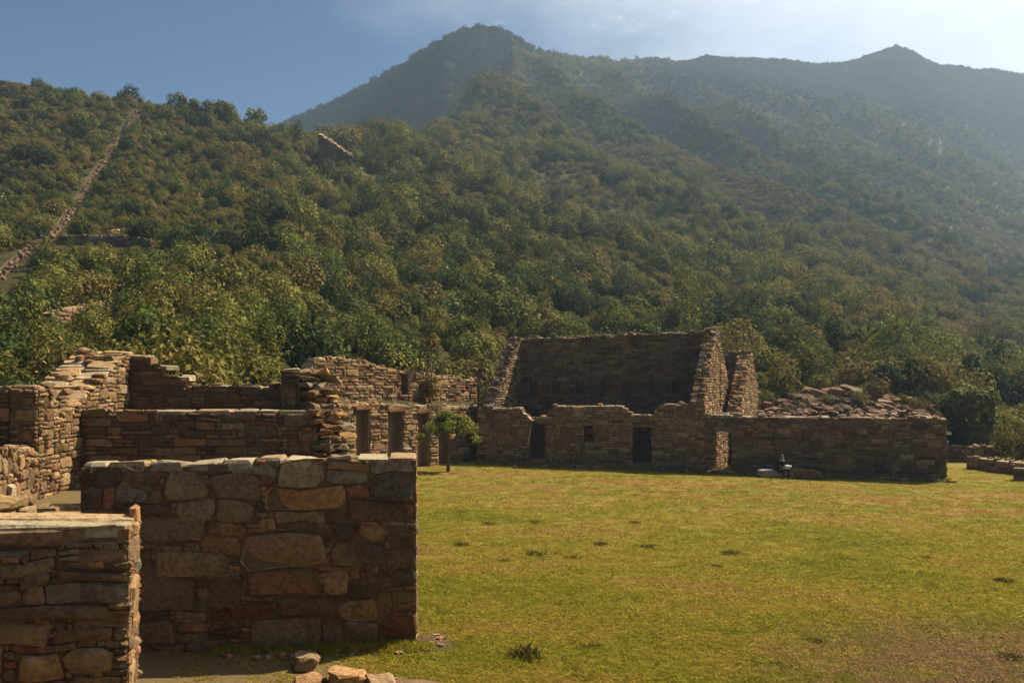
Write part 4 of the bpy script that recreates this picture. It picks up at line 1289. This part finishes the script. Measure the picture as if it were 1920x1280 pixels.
def scatter_tree():
    ng = bpy.data.node_groups.new('scatter', 'GeometryNodeTree')
    ng.interface.new_socket('Geometry', in_out='INPUT', socket_type='NodeSocketGeometry')
    ng.interface.new_socket('Geometry', in_out='OUTPUT', socket_type='NodeSocketGeometry')
    return ng
def scatter(name, pts, coll, kind='stuff'):
    """pts: (x, y, z, scale, height scale, rotation, index)"""
    a = np.array(pts, float)
    me = bpy.data.meshes.new(name)
    me.vertices.add(len(a))
    me.vertices.foreach_set('co', a[:, :3].astype(np.float32).ravel())
    for nm, typ, k in (('sc', 'FLOAT_VECTOR', None), ('rt', 'FLOAT_VECTOR', None), ('ix', 'INT', 6)):
        at = me.attributes.new(nm, typ, 'POINT')
        if nm == 'sc':
            at.data.foreach_set('vector', np.stack([a[:, 3], a[:, 3], a[:, 4]], 1).astype(np.float32).ravel())
        elif nm == 'rt':
            at.data.foreach_set('vector', np.stack([a[:, 5] * 0, a[:, 5] * 0, a[:, 5]], 1).astype(np.float32).ravel())
        else:
            at.data.foreach_set('value', a[:, 6].astype(np.int32))
    me.update()
    o = link(name, me)
    ng = scatter_tree()
    N = ng.nodes; Lk = ng.links
    gi = N.new('NodeGroupInput'); go = N.new('NodeGroupOutput')
    ip = N.new('GeometryNodeInstanceOnPoints')
    ci = N.new('GeometryNodeCollectionInfo')
    ci.inputs['Collection'].default_value = coll
    ci.inputs['Separate Children'].default_value = True
    ci.inputs['Reset Children'].default_value = True
    def attr(nm, typ):
        n_ = N.new('GeometryNodeInputNamedAttribute'); n_.data_type = typ
        n_.inputs['Name'].default_value = nm
        return n_.outputs['Attribute']
    Lk.new(gi.outputs[0], ip.inputs['Points'])
    Lk.new(ci.outputs[0], ip.inputs['Instance'])
    ip.inputs['Pick Instance'].default_value = True
    Lk.new(attr('ix', 'INT'), ip.inputs['Instance Index'])
    Lk.new(attr('rt', 'FLOAT_VECTOR'), ip.inputs['Rotation'])
    Lk.new(attr('sc', 'FLOAT_VECTOR'), ip.inputs['Scale'])
    Lk.new(ip.outputs[0], go.inputs[0])
    md = o.modifiers.new('scatter', 'NODES')
    md.node_group = ng
    tag(o, kind=kind)
    return o

prng = random.Random(21)
trail_arr = np.array([(q.x, q.y) for q in tr_pts])
plants = []
for i in range(0, NPX - 1):
    for j in range(0, NT_ - 1):
        d = D[i, j]
        px = pxs[i]
        if px < -330 or px > 2250: continue
        p00 = np.array([X[i, j], Y[i, j], Z[i, j]]); p10 = np.array([X[i + 1, j], Y[i + 1, j], Z[i + 1, j]]); p01 = np.array([X[i, j + 1], Y[i, j + 1], Z[i, j + 1]])
        if P[i, j + 1] > P[i, j] + 2.5 and tt[j] > 7.6 + (0 if px < 800 else 3): continue     # behind the crest
        if tt[j] > 10.3: continue
        ar = np.linalg.norm(np.cross(p10 - p00, p01 - p00))
        scrub = (1 - sstep(430, 620, px)) * sstep(62, 95, d)
        s = (0.95 + d * 0.0075) * lerp(1.0, .42, scrub)
        s *= lerp(1.0, .34, sstep(140, 420, d))
        cnt = ar / (1.05 * s * s)
        k = int(cnt) + (1 if prng.random() < cnt - int(cnt) else 0)
        for _ in range(k):
            a, b = prng.random(), prng.random()
            q = p00 + (p10 - p00) * a + (p01 - p00) * b
            if px < 320 and np.min((trail_arr[:, 0] - q[0]) ** 2 + (trail_arr[:, 1] - q[1]) ** 2) < ((2.0 if d < 75 else 1.0) + .002 * d) ** 2: continue
            if px < 150 and 35 < d < 78 and np.min((trail_arr[:, 0] - q[0]) ** 2 + (trail_arr[:, 1] - 3.0 - q[1]) ** 2) < 6.5: continue
            if 1425 < px < 1760 and d < 64: continue
            if any((q[0] - zx) ** 2 + (q[1] - zy) ** 2 < zr * zr for (zx, zy, zr) in CLEAR): continue
            big = prng.random() < .30
            sc = s * (prng.uniform(1.0, 1.6) if big else prng.uniform(.35, .8)) * (1.35 if prng.random() < .06 else 1.0)
            nb = mnoise.noise((q[0] * .02, q[1] * .02, 4))
            rnd = prng.random()
            clr = mnoise.noise((q[0] * .016, q[1] * .011, 31)) if px > 640 and d > 120 else 0
            esc = sstep(1120, 1300, px) * sstep(8.7, 9.3, tt[j])
            if esc > prng.random():
                ix = 7; sc = s * prng.uniform(.8, 1.25)  # dark foliage only, painting the shadowed band below the right-hand ridge
            elif d > 75 and px > 520 and mnoise.noise((q[0] * .035 + 7, q[1] * .03, 12)) > .16 and prng.random() < .85:
                ix = prng.choice([4, 5, 5, 6]); sc = s * prng.uniform(.45, .85)
            elif clr > .27 and prng.random() < .93:
                ix = 5 if prng.random() < .7 else 4; sc = s * prng.uniform(.75, 1.05)
            elif scrub > prng.random() * 1.1:
                sc = s * prng.uniform(.5, 1.2)
                ix = 4 if rnd < .4 else 5 if rnd < .75 else 6
                if prng.random() < .035: ix, sc = prng.choice([0, 1, 7]), sc * prng.uniform(1.6, 2.6)
            else:
                lowp = .16 + .4 * max(0, nb)
                if not big and rnd > lowp and prng.random() < .5: rnd = prng.random()
                if rnd < lowp: ix = 4 if prng.random() < .5 else 6
                elif rnd < lowp + .34: ix = 0
                elif rnd < lowp + .58: ix = 1
                elif rnd < lowp + .68: ix = 2
                elif rnd < lowp + .78: ix = 3
                else: ix = 7 if prng.random() < .75 else 1
            if ix == 2: sc *= .8
            zs = sc * prng.uniform(.8, 1.35)
            if px < 680 and hides(q, sc, zs):
                sc *= .5; zs *= .4
                if hides(q, sc, zs): continue
            plants.append((q[0], q[1], q[2] - .12 * sc, sc, zs, prng.uniform(0, 6.28), ix))
# trees on the peak, all dark foliage to paint its flank in shade
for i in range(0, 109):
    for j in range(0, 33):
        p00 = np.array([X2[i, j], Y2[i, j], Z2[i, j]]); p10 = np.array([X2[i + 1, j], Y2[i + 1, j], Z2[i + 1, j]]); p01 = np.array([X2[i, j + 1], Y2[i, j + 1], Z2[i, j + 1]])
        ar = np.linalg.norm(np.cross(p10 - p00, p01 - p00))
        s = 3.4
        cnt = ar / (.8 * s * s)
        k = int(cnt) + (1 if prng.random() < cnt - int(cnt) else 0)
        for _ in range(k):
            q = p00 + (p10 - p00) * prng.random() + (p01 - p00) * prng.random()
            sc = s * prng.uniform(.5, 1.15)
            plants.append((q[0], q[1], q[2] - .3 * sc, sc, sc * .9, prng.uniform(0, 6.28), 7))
print('plants', len(plants))
# the largest in the picture stand as shrubs of their own, the rest as one mass
def in_view(q):
    px = 960 + q[0] / q[1] * F; py = HOR + (EYE - q[2]) / q[1] * F
    lim = 690 if px < 230 else 720 if px < 600 else 705 if px < 930 else 640 if px < 1330 else 670 if px < 1430 else 760
    return 0 < px < 1920 and py < lim
ranked = sorted((q for q in plants if in_view(q)), key=lambda q: -q[3] / q[1])
SHRUBS = ranked[:230]
sel = set(id(q) for q in SHRUBS)
scatter('hillside_vegetation', [q for q in plants if id(q) not in sel], pc)
KINDLAB = {0: 'rounded olive shrub', 1: 'dense mid-green shrub', 2: 'upright leafy shrub', 3: 'spiky rosette plant',
           4: 'straggly yellow-brown bush', 5: 'low dry yellowish bush', 6: 'brownish-green scrub bush', 7: 'dark evergreen shrub'}
def where(q):
    px = 960 + q[0] / q[1] * F
    py = HOR + (EYE - q[2]) / q[1] * F
    for lim, nm, edge in ((120, 'the dark fronted stub', 690), (235, 'the stepped gable wall', 650), (380, 'the stair-stepped room wall', 715), (540, 'the rear room wall', 725), (650, 'the broken rubble stub', 690),
                    (770, 'the dark upper niche', 690), (930, 'the slender sapling', 700), (1060, 'the near gable slope', 640), (1200, 'the spine wall', 630), (1345, 'the tall pointed gable', 620),
                    (1430, 'the smaller ruined gable', 665), (1560, 'the rock outcrop', 725), (1700, 'the dark outcrop tree', 735), (9999, 'the round-headed tree', 760)):
        if px < lim:
            break
    h = edge - py
    return nm, ('just above' if h < 45 else 'a little above' if h < 110 else 'well above'), px
from collections import defaultdict
fam = defaultdict(list)
for q in SHRUBS:
    nm, lv, px = where(q)
    fam[(q[6], nm, lv)].append((px, q))
ORD = ['first', 'second', 'third', 'fourth', 'fifth', 'sixth', 'seventh', 'eighth', 'ninth', 'tenth']
for (ix, nm, lv), mem in fam.items():
    mem.sort(key=lambda a: a[0])
    for i, (px, q) in enumerate(mem):
        o = bpy.data.objects.new('shrub', PROTO[ix])
        COL.objects.link(o)
        o.location = q[:3]; o.scale = (q[3], q[3], q[4]); o.rotation_euler = (0, 0, q[5])
        lb = '%s %s %s' % (KINDLAB[ix], lv, nm)
        if len(mem) > 1:
            lb += ', %s from the trail side' % ORD[min(i, 9)]
        tag(o, lb, 'shrub', 'shrubs at the foot of the hillside')

for k in range(16):
    px = 1432 + 20 * k + prng.uniform(-8, 8)
    py = prng.uniform(748, 778)
    d = lerp(56.5, 62, (785 - py) / 60) - .2
    ix = prng.choice([4, 5, 1, 0])
    o = bpy.data.objects.new('shrub', PROTO[ix])
    COL.objects.link(o)
    o.location = pt(px, py + 6, d)
    sc = prng.uniform(.45, .95)
    o.scale = (sc, sc, sc); o.rotation_euler = (0, 0, k)
    tag(o, '%s low plant among the outcrop boulders, counted from the ruined gable' % (ORD + ['eleventh', 'twelfth', 'thirteenth', 'fourteenth', 'fifteenth', 'last'])[k], 'shrub', 'low plants among the boulders')

# trees with trunks
def tube(mb, pts, rads, seg=7, tint=.5, tone=.5):
    rings = []
    v, f = [], []
    for i, p in enumerate(pts):
        p = Vector(p)
        dr = (Vector(pts[min(i + 1, len(pts) - 1)]) - Vector(pts[max(i - 1, 0)])).normalized()
        a = dr.cross(Vector((0.3, 1, 0.2))).normalized(); b = dr.cross(a)
        for k in range(seg):
            an = k / seg * 2 * math.pi
            v.append(p + (a * math.cos(an) + b * math.sin(an)) * rads[i])
    for i in range(len(pts) - 1):
        for k in range(seg):
            f.append((i * seg + k, i * seg + (k + 1) % seg, (i + 1) * seg + (k + 1) % seg, (i + 1) * seg + k))
    f.append(tuple(range(seg - 1, -1, -1))); f.append(tuple((len(pts) - 1) * seg + k for k in range(seg)))
    mb.add(v, f, tint, tone)

def leafy(name, lobes, n, ls, mat, parent, seed, aspect=1.7, flat=1.0, shell=.6):
    global nrng
    nrng = np.random.default_rng(seed)
    v, f, o = [], [], []
    leaf_cloud(v, f, o, [l[:3] for l in lobes], [l[3] for l in lobes], n, ls, aspect, flat=flat, shell=shell)
    me = bpy.data.meshes.new(name)
    me.from_pydata(v, [], f)
    at = me.attributes.new('tone', 'FLOAT', 'POINT')
    at.data.foreach_set('value', o)
    return link(name, me, mat, parent)

tx = pt(840, 888, 44.8)
tree = thing('plaza_tree', 'small flat-topped green tree standing alone on the lawn edge', 'tree', (tx.x, tx.y, plaza_z(tx.x, tx.y)))
mb = MB()
tube(mb, [(0, 0, -.1), (.02, 0, .5), (-.02, .02, 1.0)], [.11, .09, .10])
lob = []
for k in range(10):
    a = k / 10 * 6.28 + prng.uniform(-.25, .25); r_ = prng.choice([.5, .9, 1.25, 1.5]) + prng.uniform(-.12, .12)
    ex, ey = r_ * math.cos(a), r_ * math.sin(a) * .9
    ez = 2.75 - .42 * r_ + prng.uniform(-.3, .25)
    tube(mb, [(0, 0, .85), (ex * .3, ey * .3, 1.35), (ex * .75, ey * .75, ez - .25), (ex, ey, ez)], [.06, .045, .025, .01], 5)
    lob.append((ex, ey, ez, prng.uniform(.3, .46)))
    lob.append((ex * .72 + prng.uniform(-.2, .2), ey * .72, ez + prng.uniform(-.1, .3), prng.uniform(.26, .4)))
lob += [(prng.uniform(-1.1, 1.1), prng.uniform(-.8, .8), prng.uniform(2.0, 2.75), .4) for _ in range(7)]
lob += [(0, 0, 2.95, .42), (-.55, .1, 2.75, .36), (.5, 0, 2.8, .4), (1.5, 0, 1.75, .3), (-1.45, 0, 1.8, .32)]
mb.build('trunk', M_BARK, tree)
leafy('crown', lob, 5600, .085, M_PLAZATREE, tree, 5, flat=.8, shell=.3)

def crown_tree(px, py_base, d, w_px, h_px, label, mat, n=1800, name='tree', seed=1, trunk=.25, group=None):
    b = pt(px, py_base, d)
    W, H = w_px / F * d, h_px / F * d
    t_ = thing(name, label, 'tree', b, group=group)
    r2 = random.Random(seed)
    m2 = MB()
    tube(m2, [(0, 0, -.6), (.05 * W, 0, H * .3), (0, .03 * W, H * .7)], [W * .06, W * .045, W * .02])
    lob = []
    for k in range(16):
        a = r2.uniform(0, 6.28); z = r2.uniform(trunk, .88)
        rad = (1 - abs((z - .5) / .62) ** 2.2) * .38 * W * r2.uniform(.5, 1)
        lob.append((rad * math.cos(a), rad * math.sin(a), z * H, W * r2.uniform(.13, .22)))
        if k % 3 == 0:
            tube(m2, [(0, 0, H * .35), (rad * .5 * math.cos(a), rad * .5 * math.sin(a), z * H * .9)], [W * .025, W * .01], 5)
    m2.build('trunk', M_BARK, t_)
    leafy('crown', lob, n, W * .055, mat, t_, seed, shell=.5)
    return t_
crown_tree(1818, 842, 58, 118, 112, 'big round-headed green tree beyond the corner of the flat-topped house', M_OLIVE, 5200, seed=3, trunk=.15)
crown_tree(1828, 765, 74, 62, 108, 'tall dark conical tree rising behind the round-headed tree', M_DARKLEAF, 1800, seed=8)
crown_tree(1900, 800, 70, 74, 84, 'dark rounded evergreen at the edge of the valley past the round-headed tree', M_DARKLEAF, 1800, seed=12)
crown_tree(1665, 752, 66, 66, 78, 'leafy dark tree growing out of the top of the rock outcrop', M_DARKLEAF, 1800, seed=14)
crown_tree(1725, 750, 68, 76, 72, 'broad dark tree on the rim behind the rock outcrop', M_DARKLEAF, 1800, seed=17)
crown_tree(1225, 640, 96, 70, 90, 'dark rounded tree on the slope above the middle of the gabled house', M_DARKLEAF, 1500, seed=19)
crown_tree(1310, 640, 98, 80, 100, 'yellow-green drooping tree on the slope above the pointed gable', M_LEAF, 1500, seed=23)
crown_tree(120, 700, 40, 90, 80, 'dense green tree beside the foot of the stepped gable wall', M_LEAF, 1800, seed=29)
for (px, py, wpx, hpx, sd), lb_ in zip(((335, 200, 46, 42, 31), (378, 210, 54, 38, 33), (420, 215, 60, 36, 35), (478, 228, 50, 44, 37)), ('upright dark tree on the hill crest, nearest the top of the path', 'second dark bushy tree along the hill crest from the path top', 'wide flat dark tree along the hill crest, third from the path', 'dark tree standing at the drop of the hill crest, before the gap of sky')):
    q = hill_px(px, py + 20)
    crown_tree(px, HOR + (EYE - q.z) / q.y * F, q.y, wpx, hpx * .6 + 16, lb_, M_OLIVE, 1300, trunk=.1, seed=sd, group='bushy trees along the crest of the scrub hill')
# slender pole tree growing through the terrace ledge
sx_ = pt(806, 745, 50)
sap = thing('sapling', 'slender sapling sprouting on the grassy ledge of the two-tier terrace', 'tree', (sx_.x, sx_.y, sx_.z - .2))
mb = MB()
tube(mb, [(0, 0, -.3), (.1, 0, 1.0), (.05, .1, 2.2), (.15, .1, 3.6)], [.05, .04, .035, .015], 5)
tube(mb, [(0, 0, -.3), (-.25, 0, 1.2), (-.2, .1, 3.2)], [.04, .03, .012], 5)
mb.build('trunk', M_BARK, sap)
leafy('crown', [(0, 0, .8, .5), (.3, 0, .6, .4), (-.3, 0, .7, .4), (.1, .1, 1.2, .35), (.15, .1, 3.5, .45), (-.2, .1, 3.3, .4)], 700, .13, M_LEAF, sap, 41)
# dry bushes over the retaining wall
for (px, py, d, wpx, hpx, lab) in ((1885, 868, 54, 80, 62, 'dry yellowish bush over the retaining wall beside the round-headed tree'), (1925, 872, 50, 70, 60, 'dry bush at the far end of the retaining wall'), (1880, 812, 62, 90, 36, 'olive bush behind the dry bushes of the retaining wall'), (1846, 838, 58, 50, 30, 'small bush wedged between the round-headed tree and field wall')):
    o = bpy.data.objects.new('bush', PROTO[6 if d < 60 else 0])
    COL.objects.link(o)
    o.location = pt(px, py, d)
    o.scale = (wpx / F * d / 2, wpx / F * d / 2, hpx / F * d / 1.15)
    o.rotation_euler = (0, 0, px)
    tag(o, lab, 'bush')

# ------------------------------------------------------------------ grass
m_gr = None
def tuft_mesh(name, n, h, spread, wd, mat, seed, lean=.5):
    r2 = random.Random(seed)
    v, f, o = [], [], []
    for k in range(n):
        a = r2.uniform(0, 6.28); r_ = spread * r2.random() ** .6
        x, y = r_ * math.cos(a), r_ * math.sin(a)
        la = r2.uniform(0, 6.28); ll = lean * h * r2.random()
        hh = h * r2.uniform(.5, 1.1)
        w_ = wd * r2.uniform(.7, 1.2)
        b0 = len(v)
        pa = r2.uniform(0, 6.28)
        dx, dy = math.cos(pa) * w_, math.sin(pa) * w_
        v += [(x - dx, y - dy, -.02), (x + dx, y + dy, -.02), (x + dx * .7 + ll * .4 * math.cos(la), y + dy * .7 + ll * .4 * math.sin(la), hh * .6), (x + ll * math.cos(la), y + ll * math.sin(la), hh)]
        f.append((b0, b0 + 1, b0 + 2, b0 + 3))
        o += [r2.random()] * 4
    me = bpy.data.meshes.new(name)
    me.from_pydata(v, [], f)
    at = me.attributes.new('tone', 'FLOAT', 'POINT'); at.data.foreach_set('value', o)
    me.materials.append(mat)
    return me
gc = bpy.data.collections.new('grass_library')
for i in range(3):
    gc.objects.link(bpy.data.objects.new('turf_%s' % 'abc'[i], tuft_mesh('turf', 24, .04, .17, .009, M_BLADE, 60 + i, 1.6)))
gp = []
gr = random.Random(5)
wallA = lambda x: 15.6 + .11 * (x + 1.755)
for k in range(105000):
    # thinner with distance from the terrace one looks from
    y = 1 / gr.uniform(1 / 52.0, 1 / 12.0)
    x = gr.uniform(-.40 if y < 16 else -.32, 1.0) * y
    dd = y + .26 * x
    if dd > 48.6 and x < 22.5: continue
    if x > 58 or y > 51: continue
    if x < -1.7 and wallA(x) - .1 < y < wallA(x) + 1.0: continue
    if y > 16 and (x < -7.2 or (x < -3.9 and y < 28.5)): continue
    if y > 35 and x < -11.45 + (y - 37.2) * .66 + .3: continue
    if x < -1.7 and y < 16 and gr.random() < sstep(-1.9, -3.2, x) * .93: continue
    s = gr.uniform(.6, 1.2) * (1 + y * .012) * (1.0 if gr.random() > .07 else 1.7)
    gp.append((x, y, ground_z(x, y), s, s * gr.uniform(.35, .85), gr.uniform(0, 6.28), gr.randint(0, 2)))
for k in range(2600):                      # longer grass that the mower leaves at the foot of the walls
    if k % 3:
        t = gr.random()
        x, y = lerp(-2.03, 22.3, t), lerp(49.7, 43.4, t) - abs(gr.gauss(0, .22)) - .08
    else:
        x = gr.uniform(-5.2, -1.5)
        y = 15.6 + .11 * (x + 1.755) - abs(gr.gauss(0, .12)) - .04
        if gr.random() < sstep(-1.9, -3.6, x) * .75: continue
    s = gr.uniform(.8, 1.3)
    gp.append((x, y, ground_z(x, y), s * .8, s * gr.uniform(1.6, 4.2) * (1.0 if k % 3 == 0 else 1.5), gr.uniform(0, 6.28), gr.randint(0, 2)))
scatter('plaza_grass', gp, gc)
# darker tussocks that can be told apart on the lawn
tus = [(985, 1232, 66, 'largest brown tussock on the lawn, close to the earth scar'), (1110, 1212, 46, 'dark flat tussock beside the largest brown tussock'), (865, 1022, 34, 'dark tussock nearest the end of the long shaded wall'),
       (945, 1051, 30, 'small dark tussock between two others near the long shaded wall'), (1005, 1040, 44, 'wide low tussock amid the cluster on the middle lawn'), (1043, 1038, 26, 'small tussock touching the wide low one on the lawn'),
       (1075, 1046, 34, 'thin flat tussock under the row on the middle lawn'), (1126, 1021, 30, 'compact dark tussock alone behind the middle lawn row'), (1212, 1025, 36, 'straggly tussock on the lawn in line with the second doorway'),
       (1368, 1038, 40, 'flat dark tussock on the lawn below the sunlit doorway'), (915, 982, 36, 'faint tussock in the far lawn before the small tree'), (1003, 980, 26, 'tiny tussock in the far lawn before the gabled house'),
       (1190, 980, 24, 'little tussock in the far lawn before the window niche'), (1155, 1170, 28, 'low yellow-brown tussock on open lawn behind the dark flat one'), (1530, 1205, 44, 'ragged tussock near the dry patch of lawn'),
       (1475, 1250, 60, 'grassy tussock on the rim of the dry patch'), (1735, 1045, 26, 'small tussock far out on the open lawn before the blank wall'), (1880, 1090, 40, 'brown tussock at the lawn margin past the blank wall'),
       (1800, 1158, 36, 'tussock behind the dry patch of the lawn'), (1900, 1235, 60, 'broad dry tussock on the dry patch of lawn'), (1090, 1272, 50, 'flat tussock in front of the largest brown tussock'), (1050, 1236, 30, 'pale tuft between the largest tussock and the flat one'),
       (1345, 1062, 24, 'speck of dark grass below the flat tussock on the lawn'), (830, 1148, 36, 'tuft of bright grass on the edge of the earth scar')]
tm = [tuft_mesh('tussock', 110, .34, .5, .018, M_DRYTUFT, 80 + i, .9) for i in range(3)]
for i, (px, py, wpx, lab) in enumerate(tus):
    d = 1600 * 4.8 / (py - HOR)
    for _ in range(3):
        x = (px - 960) / F * d
        d = F * (EYE - ground_z(x, d)) / (py - HOR)
    x = (px - 960) / F * d
    o = bpy.data.objects.new('grass_tussock', tm[i % 3])
    COL.objects.link(o)
    o.location = (x, d, ground_z(x, d))
    s = wpx / F * d / 1.0
    o.scale = (s, s * .9, s * (1.0 if i == 0 else .3 + .25 * ((i * 7) % 5) / 4))
    o.rotation_euler = (0, 0, i * 1.3)
    tag(o, lab, 'grass tuft')

# ------------------------------------------------------------------ the seated person and the stones they sit on
bx_ = pt(1467, 896, 44.0)
gz = plaza_z(bx_.x, bx_.y) - .03
for (px, wpx, hm, dp, d, ti, to, lab, nm) in ((1452, 66, .34, .75, 44.3, 1.0, .9, 'long pale flat stone that the person sits on', 'stone_bench'), (1510, 60, .46, .9, 44.2, .45, .7, 'brown rounded rock beside the seated person', 'boulder'), (1484, 20, .3, .5, 44.1, .8, .5, 'small dark stone wedged between the pale stone and brown rock', 'boulder')):
    mb = MB()
    W = wpx / F * d
    rock(mb, (0, 0, 0), (W, dp, hm * 1.15), -.1, (0, .03), fine=True, block=.45, rough=.13, tint=ti, tone=to)
    c = pt(px, 890, d)
    o = mb.build(nm, M_ROCK if ti < .9 else M_PALE)
    o.location = (c.x, c.y, gz + hm * .5)
    tag(o, lab, 'stone')
M_SKIN = plain('skin', (0.42, 0.25, 0.17), .6)
M_JACKET = plain('dark_cloth', (0.016, 0.017, 0.022), .8)
M_TROUSER = plain('trouser_cloth', (0.05, 0.05, 0.06), .8)
M_HAIR = plain('hair', (0.09, 0.045, 0.03), .6)
M_WHITE = plain('white_cloth', (0.5, 0.49, 0.43), .8)
def skin_obj(name, verts, edges, radii, mat, parent, root=0, sub=2):
    me = bpy.data.meshes.new(name)
    me.from_pydata(verts, edges, [])
    o = link(name, me, mat, parent)
    md = o.modifiers.new('skin', 'SKIN')
    md.use_smooth_shade = True
    for i, r_ in enumerate(radii):
        me.skin_vertices[0].data[i].radius = (r_, r_)
    me.skin_vertices[0].data[root].use_root = True
    sb = o.modifiers.new('sub', 'SUBSURF'); sb.levels = sub; sb.render_levels = sub
    return o
per = thing('person', 'person in dark clothes sitting on the pale stone, holding something white', 'person', (bx_.x, bx_.y, gz), rotz=.35)
# faces -y; seat at .36
pv = [(0, .12, .44), (0, .14, .62), (0, .10, .80), (0, .06, .93), (0, .045, 1.0), (0, .015, 1.10), (0, .0, 1.20),
      (-.10, .10, .43), (-.14, -.30, .47), (-.15, -.34, .08), (-.15, -.46, .04),
      (.10, .10, .43), (.15, -.28, .48), (.17, -.30, .08), (.18, -.42, .04),
      (-.19, .07, .89), (-.26, .0, .66), (-.12, -.22, .58), (-.07, -.29, .58),
      (.19, .07, .89), (.27, .0, .66), (.14, -.22, .58), (.08, -.29, .58)]
pe = [(0, 1), (1, 2), (2, 3), (3, 4), (4, 5), (5, 6), (0, 7), (7, 8), (8, 9), (9, 10), (0, 11), (11, 12), (12, 13), (13, 14), (3, 15), (15, 16), (16, 17), (17, 18), (3, 19), (19, 20), (20, 21), (21, 22)]
pr = [.13, .12, .13, .11, .055, .085, .075, .09, .065, .05, .042, .09, .065, .05, .042, .06, .045, .036, .035, .06, .045, .036, .035]
skin_obj('body', pv, pe, pr, M_SKIN, per)
jv = [pv[i] for i in (0, 1, 2, 3, 15, 16, 17, 19, 20, 21)]
skin_obj('jacket', jv, [(0, 1), (1, 2), (2, 3), (3, 4), (4, 5), (5, 6), (3, 7), (7, 8), (8, 9)], [.155, .15, .16, .13, .085, .068, .055, .085, .068, .055], M_JACKET, per)
tv = [pv[i] for i in (0, 7, 8, 9, 11, 12, 13)]
skin_obj('trousers', tv, [(0, 1), (1, 2), (2, 3), (0, 4), (4, 5), (5, 6)], [.15, .11, .085, .068, .11, .085, .068], M_TROUSER, per)
sv = [pv[9], pv[10]]
for (a, b) in ((9, 10), (13, 14)):
    skin_obj('shoe', [(pv[a][0], pv[a][1] + .03, .05), (pv[b][0], pv[b][1], .04)], [(0, 1)], [.055, .05], M_JACKET, per, sub=1)
mb = MB()
rock(mb, (0, .045, 1.165), (.21, .22, .22), block=.9, rough=.06)
hr_ = mb.build('hair', M_HAIR, per, smooth=True)
for sgn in (-1, 1):
    mb = MB()
    rock(mb, (sgn * .033, -.078, 1.13), (.022, .014, .014), block=1.0, rough=0)
    mb.build('eye', M_JACKET, per, smooth=True)
mb = MB()
rock(mb, (0, -.09, 1.10), (.03, .04, .045), block=.9, rough=0)
mb.build('nose', M_SKIN, per, smooth=True)
mb = MB()
rock(mb, (0, 0, 0), (.36, .22, .22), .3, fine=True, rough=.25, block=.6)
o = mb.build('bag', M_WHITE, smooth=True)
o.location = (bx_.x + .2, bx_.y - .27, gz + .63)
tag(o, 'small white bag on the lap of the seated person', 'bag')
mb = MB()
rock(mb, (0, 0, 0), (.85, .5, .14), .1, fine=True, rough=.3, block=.6)
o = mb.build('cloth', M_WHITE, smooth=True)
cc = pt(1436, 884, 44.2)
o.location = (cc.x, cc.y, gz + .42)
tag(o, 'crumpled white cloth laid on the pale flat stone', 'cloth')
mb = MB()
rock(mb, (0, 0, 0), (.5, .35, .32), .4, fine=True, rough=.2, block=.55)
o = mb.build('backpack', M_TROUSER, smooth=True)
cc = pt(1443, 880, 44.4)
o.location = (cc.x, cc.y + .25, gz + .52)
tag(o, 'grey rucksack lying on the stone next to the seated person', 'backpack')

# ------------------------------------------------------------------ air
me = bpy.data.meshes.new('haze')
x0, x1, y0, y1, z0, z1 = -1500, 1900, -60, 1300, -140, 370
me.from_pydata([(x0, y0, z0), (x1, y0, z0), (x1, y1, z0), (x0, y1, z0), (x0, y0, z1), (x1, y0, z1), (x1, y1, z1), (x0, y1, z1)], [], BOXF)
hz_m = bpy.data.materials.new('haze')
hz_m.use_nodes = True
hz_m.node_tree.nodes.clear()
pv_ = hz_m.node_tree.nodes.new('ShaderNodeVolumePrincipled')
pv_.inputs['Color'].default_value = (0.54, 0.75, 1.0, 1)
pv_.inputs['Density'].default_value = 0.00030
pv_.inputs['Anisotropy'].default_value = 0.3
ho = hz_m.node_tree.nodes.new('ShaderNodeOutputMaterial')
hz_m.node_tree.links.new(pv_.outputs[0], ho.inputs['Volume'])
tag(link('haze', me, hz_m), kind='stuff')
